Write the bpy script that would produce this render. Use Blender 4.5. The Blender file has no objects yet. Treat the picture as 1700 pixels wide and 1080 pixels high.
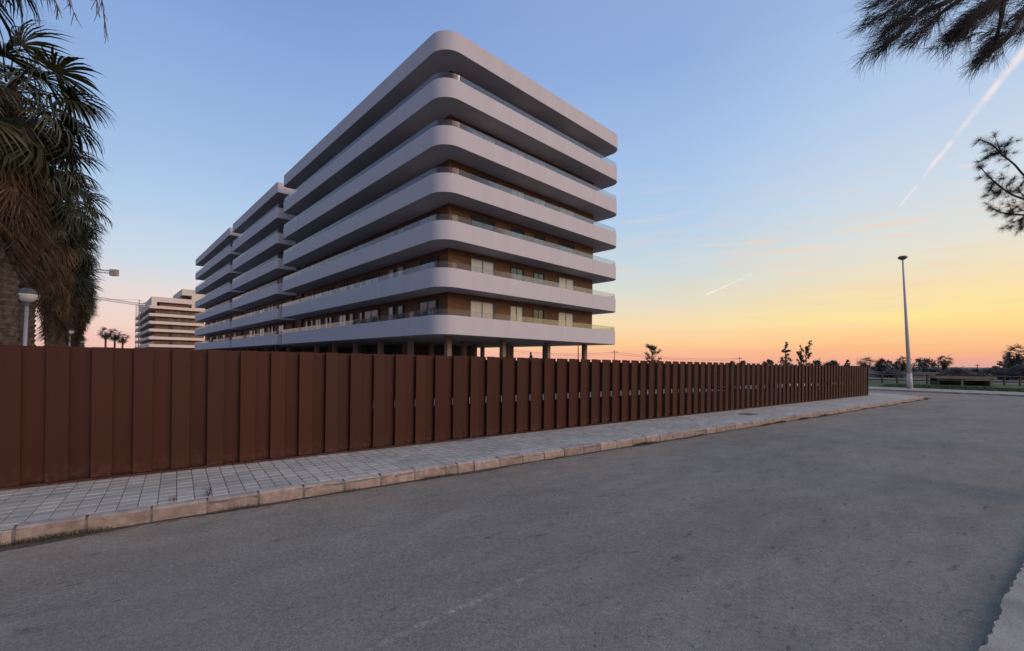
import bpy, bmesh, math, random
from mathutils import Vector, Matrix, noise
R = math.radians
random.seed(7)
scene = bpy.context.scene
COL = scene.collection

# ------------------------------------------------------------------ camera, world, sun, exposure
F, V0, RO, H, GR = 735.0, 600.0, 0.012, 1.6, 0.0042
cam_d = bpy.data.cameras.new('camera'); cam = bpy.data.objects.new('camera', cam_d); COL.objects.link(cam)
cam_d.sensor_width = 36; cam_d.lens = F/1700*36; cam_d.shift_y = (V0-540)/1700
cam_d.clip_start = 0.05; cam_d.clip_end = 9000
cam.matrix_world = Matrix.Translation((0, 0, H)) @ Matrix.Rotation(R(90), 4, 'X') @ Matrix.Rotation(RO, 4, 'Z')
scene.camera = cam
vs = scene.view_settings
vs.view_transform = 'Standard'; vs.look = 'None'; vs.exposure = 0; vs.gamma = 1; vs.use_curve_mapping = False

SUN_AZ, SUN_EL = R(125), R(26)        # azimuth clockwise from +Y (to the right of the view)
world = bpy.data.worlds.new('World'); scene.world = world; world.use_nodes = True
sun_d = bpy.data.lights.new('sun', 'SUN'); sun_d.energy = 1.5; sun_d.angle = R(36); sun_d.color = (1.0, 0.66, 0.48)
sun = bpy.data.objects.new('sun', sun_d); COL.objects.link(sun); sun.location = (60, 10, 40)
S = Vector((math.sin(SUN_AZ)*math.cos(SUN_EL), math.cos(SUN_AZ)*math.cos(SUN_EL), math.sin(SUN_EL)))
sun.rotation_euler = S.to_track_quat('Z', 'Y').to_euler()

def lin(h, k=1.0):
    h = h.lstrip('#'); o = []
    for i in (0, 2, 4):
        c = int(h[i:i+2], 16)/255
        o.append((c/12.92 if c <= 0.04045 else ((c+0.055)/1.055)**2.4)*k)
    return (*o, 1.0)

def ray(x, y):
    u, v = x-850, y-V0
    c, s = math.cos(RO), math.sin(RO)
    return ((u*c+v*s)/F, 1.0, -(-u*s+v*c)/F)
def gz(X, Y):
    return -GR*max(-60.0, min(90.0, .79*X+.61*Y))
def hit(x, y, dz=0.0):
    d = ray(x, y); Y = (H-dz)/(-d[2]-GR*(.79*d[0]+.61))
    return Vector((d[0]*Y, Y, gz(d[0]*Y, Y)+dz))
def at(x, y, Y):
    d = ray(x, y); return Vector((d[0]*Y, Y, H+d[2]*Y))

def build_world():
    nt = world.node_tree; N, L = nt.nodes, nt.links; N.clear()
    out = N.new('ShaderNodeOutputWorld'); bg = N.new('ShaderNodeBackground'); L.new(bg.outputs[0], out.inputs[0])
    tc = N.new('ShaderNodeTexCoord')
    def M(op, a, b=None, c=None, clamp=False):
        n = N.new('ShaderNodeMath'); n.operation = op; n.use_clamp = clamp
        for i, v in enumerate((a, b, c)):
            if v is None: continue
            if isinstance(v, (int, float)): n.inputs[i].default_value = v
            else: L.new(v, n.inputs[i])
        return n.outputs[0]
    def VM(op, a, b=None, out=0):
        n = N.new('ShaderNodeVectorMath'); n.operation = op
        for i, v in enumerate((a, b)):
            if v is None: continue
            if isinstance(v, (tuple, list, Vector)): n.inputs[i].default_value = tuple(v)
            else: L.new(v, n.inputs[i])
        return n.outputs['Value'] if op in ('DOT_PRODUCT', 'LENGTH') else n.outputs[0]
    D = VM('NORMALIZE', tc.outputs['Generated'])
    sx = N.new('ShaderNodeSeparateXYZ'); L.new(D, sx.inputs[0]); x, y, z = sx.outputs
    # thin streaks of high cloud bend the elevation bands a little
    mp = N.new('ShaderNodeMapping'); mp.inputs['Scale'].default_value = (2.2, 2.2, 26); L.new(D, mp.inputs[0])
    nz = N.new('ShaderNodeTexNoise'); nz.inputs['Scale'].default_value = 1.6; nz.inputs['Detail'].default_value = 5; L.new(mp.outputs[0], nz.inputs[0])
    wob = M('MULTIPLY', M('SUBTRACT', nz.outputs[0], 0.5), 0.030)
    ze = M('MAXIMUM', M('ADD', z, wob), 0.0)
    hl = M('SQRT', M('ADD', M('MULTIPLY', x, x), M('MULTIPLY', y, y)))
    ga = R(66)
    c = M('DIVIDE', M('ADD', M('MULTIPLY', x, math.sin(ga)), M('MULTIPLY', y, math.cos(ga))), M('MAXIMUM', hl, 0.02))
    def ramp(stops):
        r = N.new('ShaderNodeValToRGB'); cr = r.color_ramp; cr.interpolation = 'EASE' if 0 else 'LINEAR'
        while len(cr.elements) < len(stops): cr.elements.new(0.5)
        for e, (p, h, k) in zip(cr.elements, stops):
            e.position = p; e.color = lin(h, k)
        L.new(ze, r.inputs[0]); return r.outputs[0]
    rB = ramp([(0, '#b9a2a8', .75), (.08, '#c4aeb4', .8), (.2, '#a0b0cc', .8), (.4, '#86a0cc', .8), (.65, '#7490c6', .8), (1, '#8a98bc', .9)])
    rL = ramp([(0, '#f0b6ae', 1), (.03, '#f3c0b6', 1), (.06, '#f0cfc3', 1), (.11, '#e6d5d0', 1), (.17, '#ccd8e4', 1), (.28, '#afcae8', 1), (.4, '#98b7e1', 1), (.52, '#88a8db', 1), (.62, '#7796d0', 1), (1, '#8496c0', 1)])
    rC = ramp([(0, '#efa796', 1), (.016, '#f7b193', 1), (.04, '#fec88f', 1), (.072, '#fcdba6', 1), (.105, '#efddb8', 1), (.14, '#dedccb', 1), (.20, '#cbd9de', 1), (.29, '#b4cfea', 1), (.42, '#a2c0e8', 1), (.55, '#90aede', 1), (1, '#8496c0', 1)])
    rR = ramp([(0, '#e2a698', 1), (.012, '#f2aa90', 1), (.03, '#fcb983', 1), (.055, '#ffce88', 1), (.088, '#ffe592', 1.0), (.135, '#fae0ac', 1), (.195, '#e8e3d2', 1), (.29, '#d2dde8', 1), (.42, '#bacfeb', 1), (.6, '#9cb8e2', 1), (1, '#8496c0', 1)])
    def mix(f, a, b):
        m = N.new('ShaderNodeMix'); m.data_type = 'RGBA'
        L.new(f, m.inputs['Factor']); L.new(a, m.inputs['A']); L.new(b, m.inputs['B']); return m.outputs['Result']
    def mr(v, a, b):
        m = N.new('ShaderNodeMapRange'); m.interpolation_type = 'SMOOTHSTEP'
        L.new(v, m.inputs[0]); m.inputs[1].default_value = a; m.inputs[2].default_value = b; return m.outputs[0]
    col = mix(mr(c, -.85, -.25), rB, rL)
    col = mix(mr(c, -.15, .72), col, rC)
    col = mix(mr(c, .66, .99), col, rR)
    # soft streaks of high cloud over the sunset side
    mp2 = N.new('ShaderNodeMapping'); mp2.inputs['Scale'].default_value = (3.0, 3.0, 34); mp2.inputs['Rotation'].default_value = (.05, -.04, 0); L.new(D, mp2.inputs[0])
    cn = N.new('ShaderNodeTexNoise'); cn.inputs['Scale'].default_value = 1.3; cn.inputs['Detail'].default_value = 7; cn.inputs['Roughness'].default_value = .55; L.new(mp2.outputs[0], cn.inputs[0])
    band = M('MULTIPLY', mr(z, .015, .07), M('SUBTRACT', 1.0, mr(z, .20, .42)))
    side = mr(c, .1, .8)
    for lo, hi, hx, k in ((.53, .72, '#f6d3b6', .55), (.50, .30, '#f3cfae', .30)):
        f = M('MULTIPLY', M('MULTIPLY', mr(cn.outputs[0], lo, hi), band), M('MULTIPLY', side, k))
        rgb = N.new('ShaderNodeRGB'); rgb.outputs[0].default_value = lin(hx); col = mix(f, col, rgb.outputs[0])
    # contrails: thin bands along great circles
    def trail(p1, p2, w1, w2, color, strength, sc):
        nonlocal col
        a, b = Vector(ray(*p1)).normalized(), Vector(ray(*p2)).normalized()
        n = a.cross(b).normalized(); t = (b-a*b.dot(a)).normalized(); ang = a.angle(b)
        across = M('ABSOLUTE', M('ADD', VM('DOT_PRODUCT', D, n), M('MULTIPLY', M('SUBTRACT', nz2, .5), w1*.6)))
        s = M('DIVIDE', M('ARCTAN2', VM('DOT_PRODUCT', D, t), VM('DOT_PRODUCT', D, a)), ang)
        w = M('MULTIPLY_ADD', s, w2-w1, w1)
        prof = M('SUBTRACT', 1.0, M('DIVIDE', across, M('MAXIMUM', w, 1e-4)), clamp=True)
        ends = M('MULTIPLY', mr(s, -.25, .05), M('SUBTRACT', 1.0, mr(s, .93, 1.04)))
        m2 = N.new('ShaderNodeTexNoise'); m2.noise_dimensions = '1D'; m2.inputs['Scale'].default_value = sc; m2.inputs['Detail'].default_value = 3
        L.new(s, m2.inputs['W'])
        f = M('MULTIPLY', M('MULTIPLY', M('POWER', prof, .8), ends), M('MULTIPLY', mr(m2.outputs[0], .3, .62), strength))
        rgb = N.new('ShaderNodeRGB'); rgb.outputs[0].default_value = color
        col = mix(f, col, rgb.outputs[0])
    nn = N.new('ShaderNodeTexNoise'); nn.inputs['Scale'].default_value = 30; nn.inputs['Detail'].default_value = 4; L.new(D, nn.inputs[0]); nz2 = nn.outputs[0]
    trail((1705, 78), (1492, 345), 0.0075, .0018, lin('#f2e4e4', 1.03), .95, 7)
    trail((1172, 489), (1248, 455), .0026, .0018, lin('#f9efdf', 1.05), .75, 4)
    trail((1590, 277), (1650, 268), .004, .002, lin('#f4dfdf', 1), .5, 4)
    # the physical sky adds its own share of light
    sky = N.new('ShaderNodeTexSky'); sky.sky_type = 'NISHITA'; sky.sun_disc = False
    sky.sun_elevation = SUN_EL; sky.sun_rotation = SUN_AZ; sky.air_density = 1; sky.dust_density = 1
    ad = N.new('ShaderNodeMix'); ad.data_type = 'RGBA'; ad.blend_type = 'ADD'; ad.inputs['Factor'].default_value = 0.008
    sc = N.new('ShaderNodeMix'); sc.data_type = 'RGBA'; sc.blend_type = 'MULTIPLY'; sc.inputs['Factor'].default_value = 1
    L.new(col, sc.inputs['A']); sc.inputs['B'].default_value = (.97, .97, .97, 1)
    L.new(sc.outputs['Result'], ad.inputs['A']); L.new(sky.outputs[0], ad.inputs['B'])
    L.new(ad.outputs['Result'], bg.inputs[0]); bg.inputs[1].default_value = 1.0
build_world()

# ------------------------------------------------------------------ helpers
class MB:
    def __init__(s): s.v = []; s.f = []; s.mi = []
    def quad(s, a, b, c, d, m=0):
        n = len(s.v); s.v += [tuple(a), tuple(b), tuple(c), tuple(d)]; s.f.append((n, n+1, n+2, n+3)); s.mi.append(m)
    def tri(s, a, b, c, m=0):
        n = len(s.v); s.v += [tuple(a), tuple(b), tuple(c)]; s.f.append((n, n+1, n+2)); s.mi.append(m)
    def box(s, x0, y0, z0, x1, y1, z1, T=None, m=0):
        P = [Vector(p) for p in ((x0, y0, z0), (x1, y0, z0), (x1, y1, z0), (x0, y1, z0), (x0, y0, z1), (x1, y0, z1), (x1, y1, z1), (x0, y1, z1))]
        if T is not None: P = [T @ p for p in P]
        n = len(s.v); s.v += [tuple(p) for p in P]
        for f in ((0, 3, 2, 1), (4, 5, 6, 7), (0, 1, 5, 4), (1, 2, 6, 5), (2, 3, 7, 6), (3, 0, 4, 7)):
            s.f.append(tuple(n+i for i in f)); s.mi.append(m)
    def tube(s, pts, rad, seg=8, m=0, cap=True):
        pts = [Vector(p) for p in pts]; n0 = len(s.v); prev = None
        for i, p in enumerate(pts):
            t = (pts[min(i+1, len(pts)-1)]-pts[max(i-1, 0)])
            t = t.normalized() if t.length > 1e-9 else Vector((0, 0, 1))
            a = t.cross(Vector((0, 0, 1)) if abs(t.z) < .9 else Vector((1, 0, 0))).normalized()
            if prev is not None:
                a = prev-t*prev.dot(t); a = a.normalized() if a.length > 1e-6 else t.orthogonal().normalized()
            prev = a; b = t.cross(a); r = rad[i] if isinstance(rad, (list, tuple)) else rad
            for k in range(seg):
                w = 2*math.pi*k/seg; s.v.append(tuple(p+a*(math.cos(w)*r)+b*(math.sin(w)*r)))
        for i in range(len(pts)-1):
            for k in range(seg):
                a0 = n0+i*seg+k; a1 = n0+i*seg+(k+1) % seg
                s.f.append((a0, a1, a1+seg, a0+seg)); s.mi.append(m)
        if cap:
            s.f.append(tuple(n0+k for k in range(seg))[::-1]); s.mi.append(m)
            e = n0+(len(pts)-1)*seg; s.f.append(tuple(e+k for k in range(seg))); s.mi.append(m)
    def lathe(s, c, prof, seg=16, m=0):
        c = Vector(c); n0 = len(s.v)
        for r, z in prof:
            for k in range(seg):
                w = 2*math.pi*k/seg; s.v.append((c.x+math.cos(w)*r, c.y+math.sin(w)*r, c.z+z))
        for i in range(len(prof)-1):
            for k in range(seg):
                a0 = n0+i*seg+k; a1 = n0+i*seg+(k+1) % seg
                s.f.append((a0, a1, a1+seg, a0+seg)); s.mi.append(m)
    def mesh(s, name, mats, smooth=False):
        me = bpy.data.meshes.new(name); me.from_pydata(s.v, [], s.f)
        for m in (mats if isinstance(mats, (list, tuple)) else [mats]): me.materials.append(m)
        me.polygons.foreach_set('material_index', s.mi)
        if smooth: me.polygons.foreach_set('use_smooth', [True]*len(s.f))
        me.update(); return me
    def build(s, name, mats, parent=None, smooth=False, loc=None):
        return add(name, s.mesh(name, mats, smooth), parent, loc)

def add(name, data, parent=None, loc=None, rot=None):
    o = bpy.data.objects.new(name, data); COL.objects.link(o)
    if parent is not None: o.parent = parent
    if loc is not None: o.location = loc
    if rot is not None: o.rotation_euler = rot
    return o
def tag(o, label=None, cat=None, group=None, kind=None):
    if label: o['label'] = label
    if cat: o['category'] = cat
    if group: o['group'] = group
    if kind: o['kind'] = kind
    return o
def empty(name, loc, label=None, cat=None, group=None, rz=0):
    o = add(name, None, None, loc, (0, 0, rz)); o.empty_display_size = .2
    return tag(o, label, cat, group)
def copy_tree(o, parent=None):
    c = o.copy(); COL.objects.link(c); c.parent = parent
    for ch in list(o.children): copy_tree(ch, c)
    return c

# ------------------------------------------------------------------ materials
def mat(name, color, rough=.7, var=.15, scale=3.0, bump=0.0, bscale=None, metal=0.0, spec=.5, extra=None, coords='Object', detail=6, aniso=None, var2=None):
    m = bpy.data.materials.new(name); m.use_nodes = True; nt = m.node_tree; N, L = nt.nodes, nt.links
    b = N['Principled BSDF']; b.inputs['Roughness'].default_value = rough; b.inputs['Metallic'].default_value = metal
    b.inputs['Specular IOR Level'].default_value = spec
    tc = N.new('ShaderNodeTexCoord'); src = tc.outputs[coords]
    if coords == 'World':
        pass
    mp = N.new('ShaderNodeMapping'); L.new(src, mp.inputs[0])
    if aniso: mp.inputs['Scale'].default_value = aniso
    n1 = N.new('ShaderNodeTexNoise'); n1.inputs['Scale'].default_value = scale; n1.inputs['Detail'].default_value = detail
    L.new(mp.outputs[0], n1.inputs[0])
    mx = N.new('ShaderNodeMix'); mx.data_type = 'RGBA'; 
    c = Vector(color[:3])
    mx.inputs['A'].default_value = (*(c*(1-var)), 1); mx.inputs['B'].default_value = (*(c*(1+var)), 1)
    if var2: mx.inputs['B'].default_value = (*var2, 1)
    mr = N.new('ShaderNodeMapRange'); mr.inputs[1].default_value = .3; mr.inputs[2].default_value = .7; L.new(n1.outputs[0], mr.inputs[0])
    L.new(mr.outputs[0], mx.inputs['Factor']); L.new(mx.outputs['Result'], b.inputs['Base Color'])
    if bump:
        n2 = N.new('ShaderNodeTexNoise'); n2.inputs['Scale'].default_value = bscale or scale*8; n2.inputs['Detail'].default_value = 4
        L.new(mp.outputs[0], n2.inputs[0]); bp = N.new('ShaderNodeBump'); bp.inputs['Strength'].default_value = bump; bp.inputs['Distance'].default_value = .01
        L.new(n2.outputs[0], bp.inputs['Height']); L.new(bp.outputs[0], b.inputs['Normal'])
    if extra: extra(nt, N, L, b, mx)
    return m

def rand_extra(k=.25):
    def f(nt, N, L, b, mx):
        oi = N.new('ShaderNodeObjectInfo'); mr = N.new('ShaderNodeMapRange'); mr.inputs[3].default_value = 1-k; mr.inputs[4].default_value = 1+k
        L.new(oi.outputs['Random'], mr.inputs[0])
        h = N.new('ShaderNodeMix'); h.data_type = 'RGBA'; h.blend_type = 'MULTIPLY'; h.inputs['Factor'].default_value = 1
        L.new(mx.outputs['Result'], h.inputs['A']); L.new(mr.outputs[0], h.inputs['B']); L.new(h.outputs['Result'], b.inputs['Base Color'])
    return f

def asphalt():
    m = bpy.data.materials.new('asphalt'); m.use_nodes = True; nt = m.node_tree; N, L = nt.nodes, nt.links
    b = N['Principled BSDF']; g = N.new('ShaderNodeNewGeometry'); P = g.outputs['Position']
    b.inputs['Roughness'].default_value = .85; b.inputs['Specular IOR Level'].default_value = .2
    def noi(scale, det=3, mapping=None, rough=.5):
        n = N.new('ShaderNodeTexNoise'); n.inputs['Scale'].default_value = scale; n.inputs['Detail'].default_value = det; n.inputs['Roughness'].default_value = rough
        if mapping:
            mp = N.new('ShaderNodeMapping'); mp.vector_type = 'TEXTURE'; mp.inputs['Rotation'].default_value = (0, 0, mapping[0]); mp.inputs['Scale'].default_value = (mapping[1], mapping[2], 1)
            L.new(P, mp.inputs[0]); L.new(mp.outputs[0], n.inputs[0])
        else: L.new(P, n.inputs[0])
        return n.outputs[0]
    def rng(v, a, b_, c, d):
        r = N.new('ShaderNodeMapRange'); L.new(v, r.inputs[0]); r.inputs[1].default_value = a; r.inputs[2].default_value = b_; r.inputs[3].default_value = c; r.inputs[4].default_value = d; return r.outputs[0]
    def mul(a, b_):
        r = N.new('ShaderNodeMath'); r.operation = 'MULTIPLY'
        for i, v in enumerate((a, b_)):
            if isinstance(v, float): r.inputs[i].default_value = v
            else: L.new(v, r.inputs[i])
        return r.outputs[0]
    fine = mul(rng(noi(260, 2), .3, .7, .66, 1.34), rng(noi(95, 3), .3, .7, .74, 1.26))
    mid = rng(noi(28, 4), .3, .7, .86, 1.14)
    big = mul(rng(noi(.7, 5, (0.64, 3, 1)), .3, .7, .88, 1.12), rng(noi(3.2, 6, (0.64, 2.2, 1), .65), .3, .7, .86, 1.14))
    spots = rng(noi(5.5, 6, (0.64, 2.2, .7), .72), .30, .40, .45, 1)
    vo = N.new('ShaderNodeTexVoronoi'); vo.inputs['Scale'].default_value = 110; L.new(P, vo.inputs[0])
    wn = N.new('ShaderNodeSeparateXYZ'); L.new(vo.outputs['Color'], wn.inputs[0])
    chip = rng(wn.outputs[0], .95, 1.0, 1, 1.35)
    v = mul(mul(mul(mul(fine, mid), big), spots), chip)
    # pale scraped line across the road
    a, e = hit(640, 1066), hit(905, 944); d = (e-a).xy.normalized(); nrm = Vector((-d.y, d.x, 0))
    dp = N.new('ShaderNodeVectorMath'); dp.operation = 'DOT_PRODUCT'; L.new(P, dp.inputs[0]); dp.inputs[1].default_value = nrm
    al = N.new('ShaderNodeVectorMath'); al.operation = 'DOT_PRODUCT'; L.new(P, al.inputs[0]); al.inputs[1].default_value = (d.x, d.y, 0)
    def m1(op, a_, b_):
        r = N.new('ShaderNodeMath'); r.operation = op
        for i, q in enumerate((a_, b_)):
            if q is None: continue
            if isinstance(q, (int, float)): r.inputs[i].default_value = q
            else: L.new(q, r.inputs[i])
        return r.outputs[0]
    off = nrm.dot(a); s0, s1 = a.x*d.x+a.y*d.y, e.x*d.x+e.y*d.y
    dist = m1('ABSOLUTE', m1('SUBTRACT', m1('ADD', dp.outputs['Value'], m1('MULTIPLY', m1('SUBTRACT', noi(1.6, 4), .5), .12)), off+.0), None)
    line = rng(dist, .0, .035, 1, 0)
    rag = rng(noi(18, 5), .42, .6, 0, 1)
    en = mul(rng(al.outputs['Value'], s0-.3, s0+.1, 0, 1), rng(al.outputs['Value'], s1-.1, s1+.2, 1, 0))
    scr = mul(mul(line, rag), en)
    v = m1('MULTIPLY', v, m1('ADD', 1.0, mul(scr, .6)))
    rp = N.new('ShaderNodeMix'); rp.data_type = 'RGBA'; rp.inputs['A'].default_value = (.222, .214, .176, 1); rp.inputs['B'].default_value = (.29, .235, .17, 1)
    # dust swept against the kerb
    kn = N.new('ShaderNodeVectorMath'); kn.operation = 'DOT_PRODUCT'; L.new(P, kn.inputs[0]); kn.inputs[1].default_value = (-.6023, .7983, 0)
    dust = mul(rng(kn.outputs['Value'], 4.2, 5.5, 0, 1), rng(noi(1.3, 4), .3, .62, .25, 1.0))
    L.new(dust, rp.inputs['Factor'])
    ml = N.new('ShaderNodeMix'); ml.data_type = 'RGBA'; ml.blend_type = 'MULTIPLY'; ml.inputs['Factor'].default_value = 1
    L.new(rp.outputs['Result'], ml.inputs['A']); L.new(v, ml.inputs['B']); L.new(ml.outputs['Result'], b.inputs['Base Color'])
    bp = N.new('ShaderNodeBump'); bp.inputs['Strength'].default_value = .55; bp.inputs['Distance'].default_value = .006
    L.new(noi(150, 3), bp.inputs['Height']); L.new(bp.outputs[0], b.inputs['Normal'])
    return m

TK, NK = Vector((.7983, .6023, 0)), Vector((-.6023, .7983, 0))      # along the kerb, from kerb towards the fence
PP = .1525                                                        # paver pitch
def paver_mat():
    m = bpy.data.materials.new('grey_paver'); m.use_nodes = True; nt = m.node_tree; N, L = nt.nodes, nt.links
    b = N['Principled BSDF']; b.inputs['Roughness'].default_value = .8
    g = N.new('ShaderNodeNewGeometry'); P = g.outputs['Position']; vals = []
    for ax in (TK, NK):
        d = N.new('ShaderNodeVectorMath'); d.operation = 'DOT_PRODUCT'; L.new(P, d.inputs[0]); d.inputs[1].default_value = ax
        q = N.new('ShaderNodeMath'); q.operation = 'DIVIDE'; L.new(d.outputs['Value'], q.inputs[0]); q.inputs[1].default_value = PP
        f = N.new('ShaderNodeMath'); f.operation = 'FLOOR'; L.new(q.outputs[0], f.inputs[0]); vals.append(f.outputs[0])
    cx = N.new('ShaderNodeCombineXYZ'); L.new(vals[0], cx.inputs[0]); L.new(vals[1], cx.inputs[1])
    wn = N.new('ShaderNodeTexWhiteNoise'); L.new(cx.outputs[0], wn.inputs['Vector'])
    r = N.new('ShaderNodeMapRange'); L.new(wn.outputs[0], r.inputs[0]); r.inputs[3].default_value = .87; r.inputs[4].default_value = 1.12
    big = N.new('ShaderNodeTexNoise'); big.inputs['Scale'].default_value = 1.1; big.inputs['Detail'].default_value = 5; L.new(P, big.inputs[0])
    r2 = N.new('ShaderNodeMapRange'); L.new(big.outputs[0], r2.inputs[0]); r2.inputs[1].default_value = .3; r2.inputs[2].default_value = .7; r2.inputs[3].default_value = .84; r2.inputs[4].default_value = 1.14
    fn = N.new('ShaderNodeTexNoise'); fn.inputs['Scale'].default_value = 90; fn.inputs['Detail'].default_value = 3; L.new(P, fn.inputs[0])
    r3 = N.new('ShaderNodeMapRange'); L.new(fn.outputs[0], r3.inputs[0]); r3.inputs[1].default_value = .3; r3.inputs[2].default_value = .7; r3.inputs[3].default_value = .82; r3.inputs[4].default_value = 1.15
    a = N.new('ShaderNodeMath'); a.operation = 'MULTIPLY'; L.new(r.outputs[0], a.inputs[0]); L.new(r2.outputs[0], a.inputs[1])
    c = N.new('ShaderNodeMath'); c.operation = 'MULTIPLY'; L.new(a.outputs[0], c.inputs[0]); L.new(r3.outputs[0], c.inputs[1])
    ml = N.new('ShaderNodeMix'); ml.data_type = 'RGBA'; ml.blend_type = 'MULTIPLY'; ml.inputs['Factor'].default_value = 1
    ml.inputs['A'].default_value = (.395, .392, .338, 1); L.new(c.outputs[0], ml.inputs['B']); L.new(ml.outputs['Result'], b.inputs['Base Color'])
    bp = N.new('ShaderNodeBump'); bp.inputs['Strength'].default_value = .4; bp.inputs['Distance'].default_value = .004; L.new(fn.outputs[0], bp.inputs['Height']); L.new(bp.outputs[0], b.inputs['Normal'])
    return m

def kerb_extra(nt, N, L, b, mx):
    # grey dust settles on upward faces, terracotta-stained stone shows on the face; scuffs low down
    g = N.new('ShaderNodeNewGeometry'); s = N.new('ShaderNodeSeparateXYZ'); L.new(g.outputs['Normal'], s.inputs[0])
    r = N.new('ShaderNodeMapRange'); L.new(s.outputs[2], r.inputs[0]); r.inputs[1].default_value = .5; r.inputs[2].default_value = .95
    n = N.new('ShaderNodeTexNoise'); n.inputs['Scale'].default_value = 9; n.inputs['Detail'].default_value = 6; L.new(g.outputs['Position'], n.inputs[0])
    r2 = N.new('ShaderNodeMapRange'); L.new(n.outputs[0], r2.inputs[0]); r2.inputs[1].default_value = .3; r2.inputs[2].default_value = .7; r2.inputs[3].default_value = .72; r2.inputs[4].default_value = 1.2
    m2 = N.new('ShaderNodeMix'); m2.data_type = 'RGBA'; L.new(r.outputs[0], m2.inputs['Factor']); L.new(mx.outputs['Result'], m2.inputs['A']); m2.inputs['B'].default_value = (.40, .365, .325, 1)
    oi = N.new('ShaderNodeObjectInfo'); r3 = N.new('ShaderNodeMapRange'); L.new(oi.outputs['Random'], r3.inputs[0]); r3.inputs[3].default_value = .85; r3.inputs[4].default_value = 1.12
    k = N.new('ShaderNodeMath'); k.operation = 'MULTIPLY'; L.new(r2.outputs[0], k.inputs[0]); L.new(r3.outputs[0], k.inputs[1])
    m3 = N.new('ShaderNodeMix'); m3.data_type = 'RGBA'; m3.blend_type = 'MULTIPLY'; m3.inputs['Factor'].default_value = 1
    L.new(m2.outputs['Result'], m3.inputs['A']); L.new(k.outputs[0], m3.inputs['B']); L.new(m3.outputs['Result'], b.inputs['Base Color'])

def plank_extra(nt, N, L, b, mx):
    # courses of narrow horizontal cladding with their own tones
    tc = N.new('ShaderNodeTexCoord'); s = N.new('ShaderNodeSeparateXYZ'); L.new(tc.outputs['Object'], s.inputs[0])
    def M(op, a, c=None):
        n = N.new('ShaderNodeMath'); n.operation = op
        for i, v in enumerate((a, c)):
            if v is None: continue
            if isinstance(v, (int, float)): n.inputs[i].default_value = v
            else: L.new(v, n.inputs[i])
        return n.outputs[0]
    row = M('FLOOR', M('DIVIDE', s.outputs[2], .16)); along = M('ADD', s.outputs[0], s.outputs[1])
    seg = M('FLOOR', M('ADD', M('DIVIDE', along, 1.9), M('MULTIPLY', row, .37)))
    cx = N.new('ShaderNodeCombineXYZ'); L.new(row, cx.inputs[0]); L.new(seg, cx.inputs[1])
    wn = N.new('ShaderNodeTexWhiteNoise'); L.new(cx.outputs[0], wn.inputs['Vector'])
    r = N.new('ShaderNodeMapRange'); L.new(wn.outputs[0], r.inputs[0]); r.inputs[3].default_value = .72; r.inputs[4].default_value = 1.25
    fr = M('FRACT', M('DIVIDE', s.outputs[2], .16)); g = N.new('ShaderNodeMapRange'); L.new(fr, g.inputs[0]); g.inputs[1].default_value = .0; g.inputs[2].default_value = .1; g.inputs[3].default_value = .5; g.inputs[4].default_value = 1
    k = M('MULTIPLY', r.outputs[0], g.outputs[0])
    m3 = N.new('ShaderNodeMix'); m3.data_type = 'RGBA'; m3.blend_type = 'MULTIPLY'; m3.inputs['Factor'].default_value = 1
    L.new(mx.outputs['Result'], m3.inputs['A']); L.new(k, m3.inputs['B']); L.new(m3.outputs['Result'], b.inputs['Base Color'])

def board_extra(nt, N, L, b, mx):
    # small tone change from board to board, dried splash marks near the foot
    oi = N.new('ShaderNodeObjectInfo'); mr = N.new('ShaderNodeMapRange'); mr.inputs[3].default_value = .90; mr.inputs[4].default_value = 1.12
    L.new(oi.outputs['Random'], mr.inputs[0])
    h = N.new('ShaderNodeMix'); h.data_type = 'RGBA'; h.blend_type = 'MULTIPLY'; h.inputs['Factor'].default_value = 1
    L.new(mx.outputs['Result'], h.inputs['A']); L.new(mr.outputs[0], h.inputs['B'])
    tc = N.new('ShaderNodeTexCoord'); s = N.new('ShaderNodeSeparateXYZ'); L.new(tc.outputs['Object'], s.inputs[0])
    g = N.new('ShaderNodeNewGeometry'); n = N.new('ShaderNodeTexNoise'); n.inputs['Scale'].default_value = 14; n.inputs['Detail'].default_value = 6; L.new(g.outputs['Position'], n.inputs[0])
    a = N.new('ShaderNodeMapRange'); L.new(s.outputs[2], a.inputs[0]); a.inputs[1].default_value = .22; a.inputs[2].default_value = .0
    q = N.new('ShaderNodeMapRange'); L.new(n.outputs[0], q.inputs[0]); q.inputs[1].default_value = .42; q.inputs[2].default_value = .7
    m = N.new('ShaderNodeMath'); m.operation = 'MULTIPLY'; L.new(a.outputs[0], m.inputs[0]); L.new(q.outputs[0], m.inputs[1])
    m2 = N.new('ShaderNodeMath'); m2.operation = 'MULTIPLY'; L.new(m.outputs[0], m2.inputs[0]); m2.inputs[1].default_value = .30
    d = N.new('ShaderNodeMix'); d.data_type = 'RGBA'; L.new(m2.outputs[0], d.inputs['Factor']); L.new(h.outputs['Result'], d.inputs['A']); d.inputs['B'].default_value = (.15, .10, .07, 1)
    L.new(d.outputs['Result'], b.inputs['Base Color'])
M_ = {}
M_['asphalt'] = asphalt()
M_['paver'] = paver_mat()
M_['mortar'] = mat('sand_joint', (.165, .152, .13), .9, .25, 20, .4, 80)
M_['kerb'] = mat('kerb_stone', (.325, .255, .205), .85, .2, 14, .5, 60, extra=kerb_extra)
M_['concrete'] = mat('pale_concrete', (.32, .305, .26), .9, .28, 2.5, .7, 50)
M_['fence'] = mat('brown_coated_board', (.054, .0165, .0085), .55, .10, 2.5, .08, 14, spec=.22, extra=board_extra, aniso=(1, 1, .25))
M_['fence_dark'] = mat('brown_rail', (.020, .008, .005), .5, .08, 2)
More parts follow.
